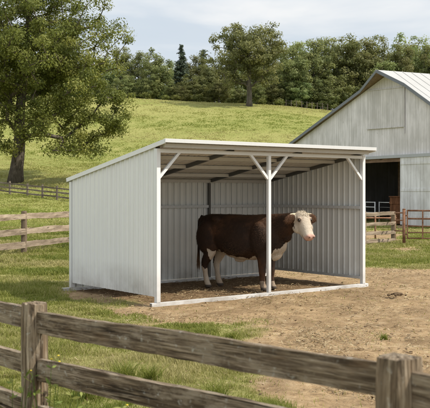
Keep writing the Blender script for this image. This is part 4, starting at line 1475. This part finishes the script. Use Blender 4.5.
    for nm, val in (('white', white), ('muzzle', np.clip((da - .425) / .05, 0, 1) * (x > 1.1)), ('hoof', np.clip((.065 - z) / .012, 0, 1)),
                    ('ear', np.clip((np.abs(dl) - .16) / .05, 0, 1) * ear), ('mouth', (np.abs(dn + .052 + .05 * np.clip(.5 - da, 0, 1)) < .009) * (da > .38) * (x > 1.1)),
                    ('lid2', np.clip(1.2 - 1.2 * np.minimum(np.linalg.norm(co - np.array(hp(.135, .140, .045)), axis=1), np.linalg.norm(co - np.array(hp(.135, -.140, .045)), axis=1)) / .12, 0, 1)),
                    ('lid', np.clip(1.6 - 1.6 * np.minimum(np.linalg.norm(co - np.array(hp(.146, .140, .052)), axis=1), np.linalg.norm(co - np.array(hp(.146, -.140, .052)), axis=1)) / .056, 0, 1)),
                    ('nostril', np.clip(1 - np.minimum(np.linalg.norm(co - np.array(hp(.535, .045, .052)), axis=1), np.linalg.norm(co - np.array(hp(.535, -.045, .052)), axis=1)) / .022 * 1.0, 0, 1) ** .6)):
        a = body.attributes.new(nm, 'FLOAT', 'POINT'); a.data.foreach_set('value', val.astype(np.float32))
    t = NT('cow_coat')
    v = t.coord('Object'); vs = t.coord('Object', (1.0, 1.0, .4))
    n1 = t.noise(v, 2.2, 5, .6); n2 = t.noise(vs, 60, 4, .7)
    nb_ = t.noise(v, 1.7, 6, .62)
    br_ = t.ramp(nb_, [(.36, (.012, .0072, .005)), (.52, (.030, .015, .0085)), (.66, (.095, .043, .02))])  # brown coat; blotchy reddish stop paints in the lit highlights of the body
    br_ = t.mix(t.mrange(n2, .48, .75, 0, .35), br_, (.075, .04, .022))
    wh = t.mix(t.mrange(n1, .4, .7, 0, .5), (.60, .535, .45), (.43, .34, .255))
    wh = t.mix(t.mrange(n2, .42, .7, 0, .55), wh, (.36, .28, .20))
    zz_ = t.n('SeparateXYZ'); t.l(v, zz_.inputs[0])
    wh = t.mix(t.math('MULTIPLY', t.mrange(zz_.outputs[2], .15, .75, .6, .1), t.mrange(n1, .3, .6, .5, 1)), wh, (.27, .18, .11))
    edge = t.mrange(t.math('ADD', t.attr('white'), t.math('MULTIPLY', t.math('SUBTRACT', n2, .5), .6)), .4, .62)
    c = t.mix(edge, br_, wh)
    c = t.mix(t.math('MULTIPLY', t.attr('ear'), t.mrange(n2, .3, .7, .15, .7)), c, (.16, .078, .042))
    c = t.mix(t.math('MULTIPLY', t.attr('lid2'), t.mrange(n2, .35, .6, .25, .75)), c, (.26, .15, .09))
    c = t.mix(t.attr('lid'), c, (.05, .028, .018))
    c = t.mix(t.attr('muzzle'), c, t.mix(t.mrange(n2, .4, .7, 0, .6), (.50, .31, .25), (.36, .2, .16)))
    c = t.mix(t.math('MULTIPLY', t.attr('mouth'), .75), c, (.10, .05, .04))
    c = t.mix(t.attr('nostril'), c, (.04, .017, .013))
    c = t.mix(t.attr('hoof'), c, (.06, .045, .035))
    t.bsdf(c, .72, 0, n2, .8, .008, .25)
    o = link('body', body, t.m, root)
    for p in body.polygons: p.use_smooth = True
    # curly forelock and ear fringe
    rf_ = np.random.RandomState(6)

    def hair(name, roots, dirs, L, w, tint, mat, curl=.5):
        Vs, Fs = [], []
        for r, d in zip(roots, dirs):
            sd_ = np.cross(d, rf_.randn(3)); sd_ /= np.linalg.norm(sd_) + 1e-9
            bd = np.cross(d, sd_); l = L * rf_.uniform(.6, 1.3); b0 = len(Vs)
            for k in range(4):
                f = k / 3
                c_ = r + d * l * f + bd * l * curl * f * f + np.array([0, 0, -.35 * l * f * f])
                ww = w * (1 - .8 * f)
                Vs += [c_ - sd_ * ww, c_ + sd_ * ww]
            for k in range(3): Fs.append((b0 + 2 * k, b0 + 2 * k + 1, b0 + 2 * k + 3, b0 + 2 * k + 2))
        return link(name, mesh_np(name, np.array(Vs), np.array(Fs), False, np.clip(tint + rf_.randn(len(Fs)) * .2, 0, 1)), mat, root)

    mh = mat_leaf('cream_hair', (.38, .29, .19), (.58, .50, .39), (.70, .63, .53), .15, 0)
    me_ = mat_leaf('brown_ear_hair', (.03, .014, .008), (.12, .055, .028), (.28, .16, .09), .15, 0)
    bn_ = np.zeros(n * 3, np.float32); body.vertices.foreach_get('normal', bn_); bn_ = bn_.reshape(-1, 3)
    top_ = np.where((curl > .38) & (white > .5) & (np.abs(dl) < .15))[0]
    pick = rf_.choice(top_, min(420, len(top_)))
    dd = bn_[pick] * .8 + rf_.randn(len(pick), 3) * .5; dd /= np.linalg.norm(dd, axis=1)[:, None]
    hair('forelock', co2[pick], dd, .034, .0028, .8, mh, .7)
    for sd__ in (-1, 1):
        er_ = np.where(ear & (dl * sd__ > .17))[0]
        pick = rf_.choice(er_, min(380, len(er_)))
        dd = bn_[pick] * .6 + np.array(h_l)[None] * sd__ * .5 + rf_.randn(len(pick), 3) * .35; dd /= np.linalg.norm(dd, axis=1)[:, None]
        hair('ear_hair', co2[pick], dd, .028, .0018, .45, me_, .3)
    # short coat lying back and down along the flanks
    mb_ = mat_leaf('brown_coat_hair', (.015, .0085, .005), (.050, .024, .012), (.115, .056, .028), .08, 0)
    mw_ = mat_leaf('cream_coat_hair', (.30, .22, .14), (.55, .48, .385), (.68, .61, .51), .12, 0)
    eyed = np.minimum(np.linalg.norm(co - np.array(hp(.146, .134, .05)), axis=1), np.linalg.norm(co - np.array(hp(.146, -.134, .05)), axis=1))
    for nm_, sel, cnt, mt_, L_ in (('coat_hair', (white < .3) & ~ear & (z > .12) & (da < .3), 30000, mb_, .021), ('pale_coat_hair', (white > .8) & (da < .40) & (eyed > .04) & (z > .10) & (np.abs(dl) < .5), 9000, mw_, .018)):
        ids = np.where(sel)[0]
        pick = rf_.choice(ids, cnt)
        fl = np.tile(np.array([-.75, 0, -.6]), (len(pick), 1))
        hd_ = (da[pick] > -.1) & (x[pick] > 1.05) & (white[pick] > .5)
        fl[hd_] = np.array(h_a) * .8
        nn_ = bn_[pick]
        fl = fl - nn_ * (fl * nn_).sum(1)[:, None]
        dd = fl + nn_ * .28 + rf_.randn(len(pick), 3) * .22; dd /= np.linalg.norm(dd, axis=1)[:, None]
        pt_ = np.clip(.42 + np.array([mnoise.noise((c[0] * 1.9, c[1] * 1.9, c[2] * 1.9 + 5)) for c in co2[pick]]) * .8, 0, 1)
        n_h = len(pick)
        sd_ = np.cross(dd, nn_); sd_ /= np.linalg.norm(sd_, axis=1)[:, None] + 1e-9
        ll = (L_ * (.6 + .8 * rf_.rand(n_h)) * np.where(hd_, .42, 1.0))[:, None]
        r_ = co2[pick] + rf_.randn(n_h, 3) * .004
        m_ = r_ + dd * ll * .5; t_ = r_ + dd * ll - nn_ * ll * .12
        w_ = .0016
        Vh = np.stack([r_ - sd_ * w_, r_ + sd_ * w_, m_ + sd_ * w_, m_ - sd_ * w_, t_ + sd_ * w_ * .3, t_ - sd_ * w_ * .3], 1).reshape(-1, 3)
        b_ = (np.arange(n_h) * 6)[:, None]
        Fh = np.concatenate([b_ + np.array([[0, 1, 2, 3]]), b_ + np.array([[3, 2, 4, 5]])], 0)
        Th = np.clip(np.concatenate([pt_, pt_]) + np.tile(rf_.randn(n_h) * .16, 2), 0, 1)
        link(nm_, mesh_np(nm_, Vh, Fh, False, Th), mt_, root)
    # eyes, cream tapered tubes beside the poll, tail
    te = NT('dark_eye'); te.bsdf((.012, .008, .006), .12, spec=.6)
    th = NT('mottled_cream'); hv = th.coord('Object'); th.bsdf(th.ramp(th.noise(hv, 14, 4, .6), [(.3, (.5, .40, .26)), (.7, (.72, .63, .47))]), .5)
    for s in (-1, 1):
        bm = bmesh.new(); bmesh.ops.create_uvsphere(bm, u_segments=16, v_segments=12, radius=.0235)
        bmesh.ops.translate(bm, verts=bm.verts, vec=hp(.146, s * .134, .05))
        obj('eye', bm, te.m, root, True)
        bm = bmesh.new()
        pts = [hp(-.035, s * .09, -.02) + h_l * s * q + Vector((0, 0, zz)) + h_n * nn for q, zz, nn in ((0, 0, 0), (.07, .0, .0), (.13, -.008, .015), (.165, -.02, .035))]
        tube(bm, pts, [.024, .021, .015, .005], 10)
        obj('poll_taper', bm, th.m, root, True)  # cream tapered tube above each ear
    tt = NT('tail_hair'); tv = tt.coord('Object', (40, 40, 3)); zc = tt.n('SeparateXYZ'); tt.l(tt.coord('Object'), zc.inputs[0])
    nn = tt.noise(tv, 1, 4, .6)
    tc = tt.ramp(tt.math('ADD', tt.mrange(zc.outputs[2], .35, .8, .85, .05), tt.math('MULTIPLY', tt.math('SUBTRACT', nn, .5), .5)), [(.25, (.022, .012, .008)), (.6, (.13, .075, .04)), (1, (.34, .25, .16))])
    tt.bsdf(tc, .8, 0, nn, .6, .01)
    bm = bmesh.new()
    tube(bm, [(-.78, 0, 1.345), (-.86, 0, 1.365), (-.92, .0, 1.27), (-.945, .005, 1.05), (-.945, .01, .82), (-.95, .012, .66), (-.955, .012, .55), (-.955, .01, .46), (-.95, .005, .40)], [.03, .045, .036, .026, .022, .025, .03, .022, .006], 10)
    rt2 = random.Random(4)
    for i in range(46):
        a = rt2.uniform(0, 6.28); r = rt2.uniform(.01, .045); z0 = rt2.uniform(.52, .66); L = rt2.uniform(.16, .30)
        x0, y0 = -.953 + math.cos(a) * .016, .012 + math.sin(a) * .016
        tube(bm, [(x0, y0, z0), (-.955 + math.cos(a) * r, .012 + math.sin(a) * r, z0 - L * .5), (-.953 + math.cos(a) * r * .8, .01 + math.sin(a) * r * .8, z0 - L)], [.006, .006, .001], 5)
    obj('tail', bm, tt.m, root, True)
    return root


build_cow()

# dung pile on the bare yard
dx, dy = gp(397, 296.5)
bm = bmesh.new()
rp = random.Random(9)
for i in range(26):
    a = rp.uniform(0, 6.28); rr = rp.random()**.7 * .13
    r = rp.uniform(.016, .036)
    q = bmesh.ops.create_icosphere(bm, subdivisions=2, radius=r)
    for v in q['verts']:
        k = 1 + .25 * vnoise(v.co.x * 40 + i, v.co.y * 40, v.co.z * 40)
        v.co = Vector((v.co.x * k * 1.2 + math.cos(a) * rr * 1.2, v.co.y * k + math.sin(a) * rr * .7, v.co.z * k * .8 + .012 + .05 * max(0, 1 - rr / .17)))
td = NT('dark_dung'); tdn = td.noise(td.coord('Object'), 30, 5, .7)
td.bsdf(td.ramp(tdn, [(.3, (.05, .032, .018)), (.7, (.17, .115, .065))]), .95, 0, tdn, .6, .01)
o = obj('dung_pile', bm, td.m, None, False, loc=(dx, dy, 0))
tag(o, 'small dark heap of dung on the bare soil right of the shed', 'dung')


# weeds in front of the near fence
def weed(px, y, h, n, seed, label, flower=False):
    X = px_at(px, y)
    root = empty('weed', (X, y, gh(X, y) - .02), 0, label, 'plant', 'weeds along the near fence')
    rs = np.random.RandomState(seed)
    bm = bmesh.new(); pos, nor = [], []
    tips = []
    for i in range(n):
        a = rs.rand() * 6.28; l = h * (.6 + .45 * rs.rand()); ln = .1 + .16 * rs.rand(); r0 = .05 * rs.rand()
        p = [Vector((math.cos(a) * (r0 + ln * f * f), math.sin(a) * (r0 + ln * f * f), l * f)) for f in (0, .3, .6, .85, 1)]
        tube(bm, p, [.0035, .003, .0025, .0018, .001], 5)
        tips.append(p[-1])
        for f in np.linspace(.15, .95, 9):
            pos.append(np.array((math.cos(a) * (r0 + ln * f * f), math.sin(a) * (r0 + ln * f * f), l * f)))
    obj('stem', bm, M['weed'], root, True)
    P_ = np.repeat(np.array(pos), 3, 0); m = len(P_)
    d = rs.randn(m, 3); d[:, 2] = np.abs(d[:, 2]) * .6; d /= np.linalg.norm(d, axis=1)[:, None]
    s = np.cross(d, rs.randn(m, 3)); s /= np.linalg.norm(s, axis=1)[:, None]
    L = (.025 + .04 * rs.rand(m))[:, None]
    V = np.stack([P_, P_ + d * L * .5 + s * L * .17, P_ + d * L, P_ + d * L * .5 - s * L * .17], 1).reshape(-1, 3)
    link('foliage', mesh_np('foliage', V, np.arange(4 * m).reshape(m, 4), False, rs.rand(m)), M['weed'], root)
    if flower:
        bm = bmesh.new()
        for tpt in tips[: max(2, n // 2)]:
            q = bmesh.ops.create_icosphere(bm, subdivisions=1, radius=.009)
            for v in q['verts']: v.co = Vector((v.co.x, v.co.y, v.co.z * .5)) + tpt
        obj('blossom', bm, M['flower'], root, True)


tf = NT('yellow_petals'); tf.bsdf((.62, .5, .05), .6); M['flower'] = tf.m
weed(47, 4.92, .98, 14, 1, 'leafy weed with yellow blossoms at the foot of the near left post', True)
weed(103, 4.6, .93, 12, 2, 'leafy weed with yellow blossoms between the posts of the near fence', True)
weed(12, 5.0, .92, 12, 3, 'tallest leafy weed left of the near left post')
weed(75, 5.6, .60, 8, 4, 'leafy weed behind the near fence just right of the left post')
weed(68, 4.7, .86, 10, 5, 'small weed in front of the lower near rail')


# grass tussocks
def tussock(px, py, h, n, seed, label):
    X, y = gp(px, py)
    rs = np.random.RandomState(seed)
    a = rs.rand(n) * 6.28; r = np.abs(rs.randn(n)) * h * .35
    p = np.stack([np.cos(a) * r, np.sin(a) * r, np.zeros(n)], 1)
    V, F, T = blades(p, h * (.5 + .6 * rs.rand(n)), np.full(n, .007) * (.7 + .6 * rs.rand(n)), seed, .75, np.clip(.25 + rs.randn(n) * .16, 0, 1))
    o = link('grass_tussock', mesh_np('grass_tussock', V, F, False, T), M['grass'])
    o.location = (X, y, gh(X, y) - .01)
    tag(o, label, 'grass tuft', 'grass tussocks in the yard')


tussock(124, 382, .24, 260, 11, 'lush grass tussock between the two near rails, nearest the left post')
tussock(150, 380, .18, 200, 12, 'grass tussock between the near rails, left of the middle')
tussock(168, 402, .22, 240, 13, 'grass tussock at the bottom under the lower near rail')
tussock(232, 339, .13, 160, 14, 'low grass tuft just above the near top rail in the middle')
tussock(384, 339, .09, 120, 15, 'small lone grass tuft on the bare soil above the right near post')
tussock(85, 398, .22, 240, 16, 'grass tussock at the bottom right of the left near post')
tussock(216, 400, .2, 200, 17, 'grass tussock at the bottom below the middle of the near fence')


# ------------------------------------------------------------------ sky, sun, camera
world = bpy.data.worlds.new('World'); scene.world = world
world.use_nodes = True
nt = world.node_tree; nt.nodes.clear()
SUN_EL = 50.0
sx, sy = .965, -.262     # towards the sun, level
sun_az = math.atan2(sx, sy)
N = nt.nodes.new
sky = N('ShaderNodeTexSky'); sky.sky_type = 'NISHITA'; sky.sun_disc = False
sky.sun_elevation = R(SUN_EL); sky.sun_rotation = sun_az; sky.air_density = 1.0; sky.dust_density = 2.0
tc = N('ShaderNodeTexCoord'); mp = N('ShaderNodeMapping'); mp.inputs['Scale'].default_value = (1.6, 1.6, 7.5); mp.inputs['Location'].default_value = (.4, .2, .35)
nz = N('ShaderNodeTexNoise'); nz.inputs['Scale'].default_value = 2.1; nz.inputs['Detail'].default_value = 7; nz.inputs['Roughness'].default_value = .52; nz.inputs['Distortion'].default_value = .3
nt.links.new(tc.outputs['Generated'], mp.inputs['Vector']); nt.links.new(mp.outputs[0], nz.inputs['Vector'])
rc = N('ShaderNodeValToRGB')
el = rc.color_ramp.elements
el[0].position = .40; el[0].color = (5.5, 6.05, 6.6, 1)
el[1].position = .58; el[1].color = (7.15, 7.25, 7.3, 1)
rf = N('ShaderNodeMapRange'); rf.inputs[1].default_value = .3; rf.inputs[2].default_value = .6; rf.inputs[3].default_value = .82; rf.inputs[4].default_value = .97
nt.links.new(nz.outputs['Fac'], rc.inputs[0]); nt.links.new(nz.outputs['Fac'], rf.inputs[0])
mx = N('ShaderNodeMix'); mx.data_type = 'RGBA'
nt.links.new(rf.outputs[0], mx.inputs[0]); nt.links.new(sky.outputs[0], mx.inputs[6]); nt.links.new(rc.outputs[0], mx.inputs[7])
bg = N('ShaderNodeBackground'); bg.inputs['Strength'].default_value = .13
wo = N('ShaderNodeOutputWorld')
sep = N('ShaderNodeSeparateXYZ'); nt.links.new(tc.outputs['Generated'], sep.inputs[0])
hi = N('ShaderNodeMapRange'); hi.inputs[1].default_value = .2; hi.inputs[2].default_value = .75; hi.inputs[3].default_value = 1.0; hi.inputs[4].default_value = 1.4
nt.links.new(sep.outputs[2], hi.inputs[0])
vm = N('ShaderNodeVectorMath'); vm.operation = 'SCALE'
nt.links.new(mx.outputs[2], vm.inputs[0]); nt.links.new(hi.outputs[0], vm.inputs['Scale'])
nt.links.new(vm.outputs[0], bg.inputs[0]); nt.links.new(bg.outputs[0], wo.inputs[0])

sl = bpy.data.lights.new('sun', 'SUN'); sl.energy = 5.0; sl.angle = R(0.6); sl.color = (1, .93, .80)
so = bpy.data.objects.new('sun', sl); COL.objects.link(so)
ce = math.cos(R(SUN_EL))
vec = Vector((sx * ce, sy * ce, math.sin(R(SUN_EL))))
so.rotation_euler = vec.to_track_quat('Z', 'Y').to_euler()
so.location = (20, 0, 30)

cam = bpy.data.cameras.new('camera'); co_ = bpy.data.objects.new('camera', cam); COL.objects.link(co_)
cam.sensor_width = 36; cam.lens = 36 * FPX / 430
cam.shift_y = (HZ - 204) / 430
co_.location = (0, 0, EYE); co_.rotation_euler = (R(90), 0, 0)
cam.clip_start = .1; cam.clip_end = 3000
cam.dof.use_dof = True; cam.dof.focus_distance = 16.2; cam.dof.aperture_fstop = 8
scene.camera = co_
scene.view_settings.view_transform = 'Standard'; scene.view_settings.look = 'None'
scene.view_settings.exposure = 0; scene.view_settings.gamma = 1
scene.render.engine = 'CYCLES'
scene.cycles.use_denoising = True
scene.cycles.max_bounces = 5; scene.cycles.diffuse_bounces = 3; scene.cycles.glossy_bounces = 2; scene.cycles.transmission_bounces = 3
scene.cycles.use_adaptive_sampling = True; scene.cycles.adaptive_threshold = .03
scene.cycles.transparent_max_bounces = 4
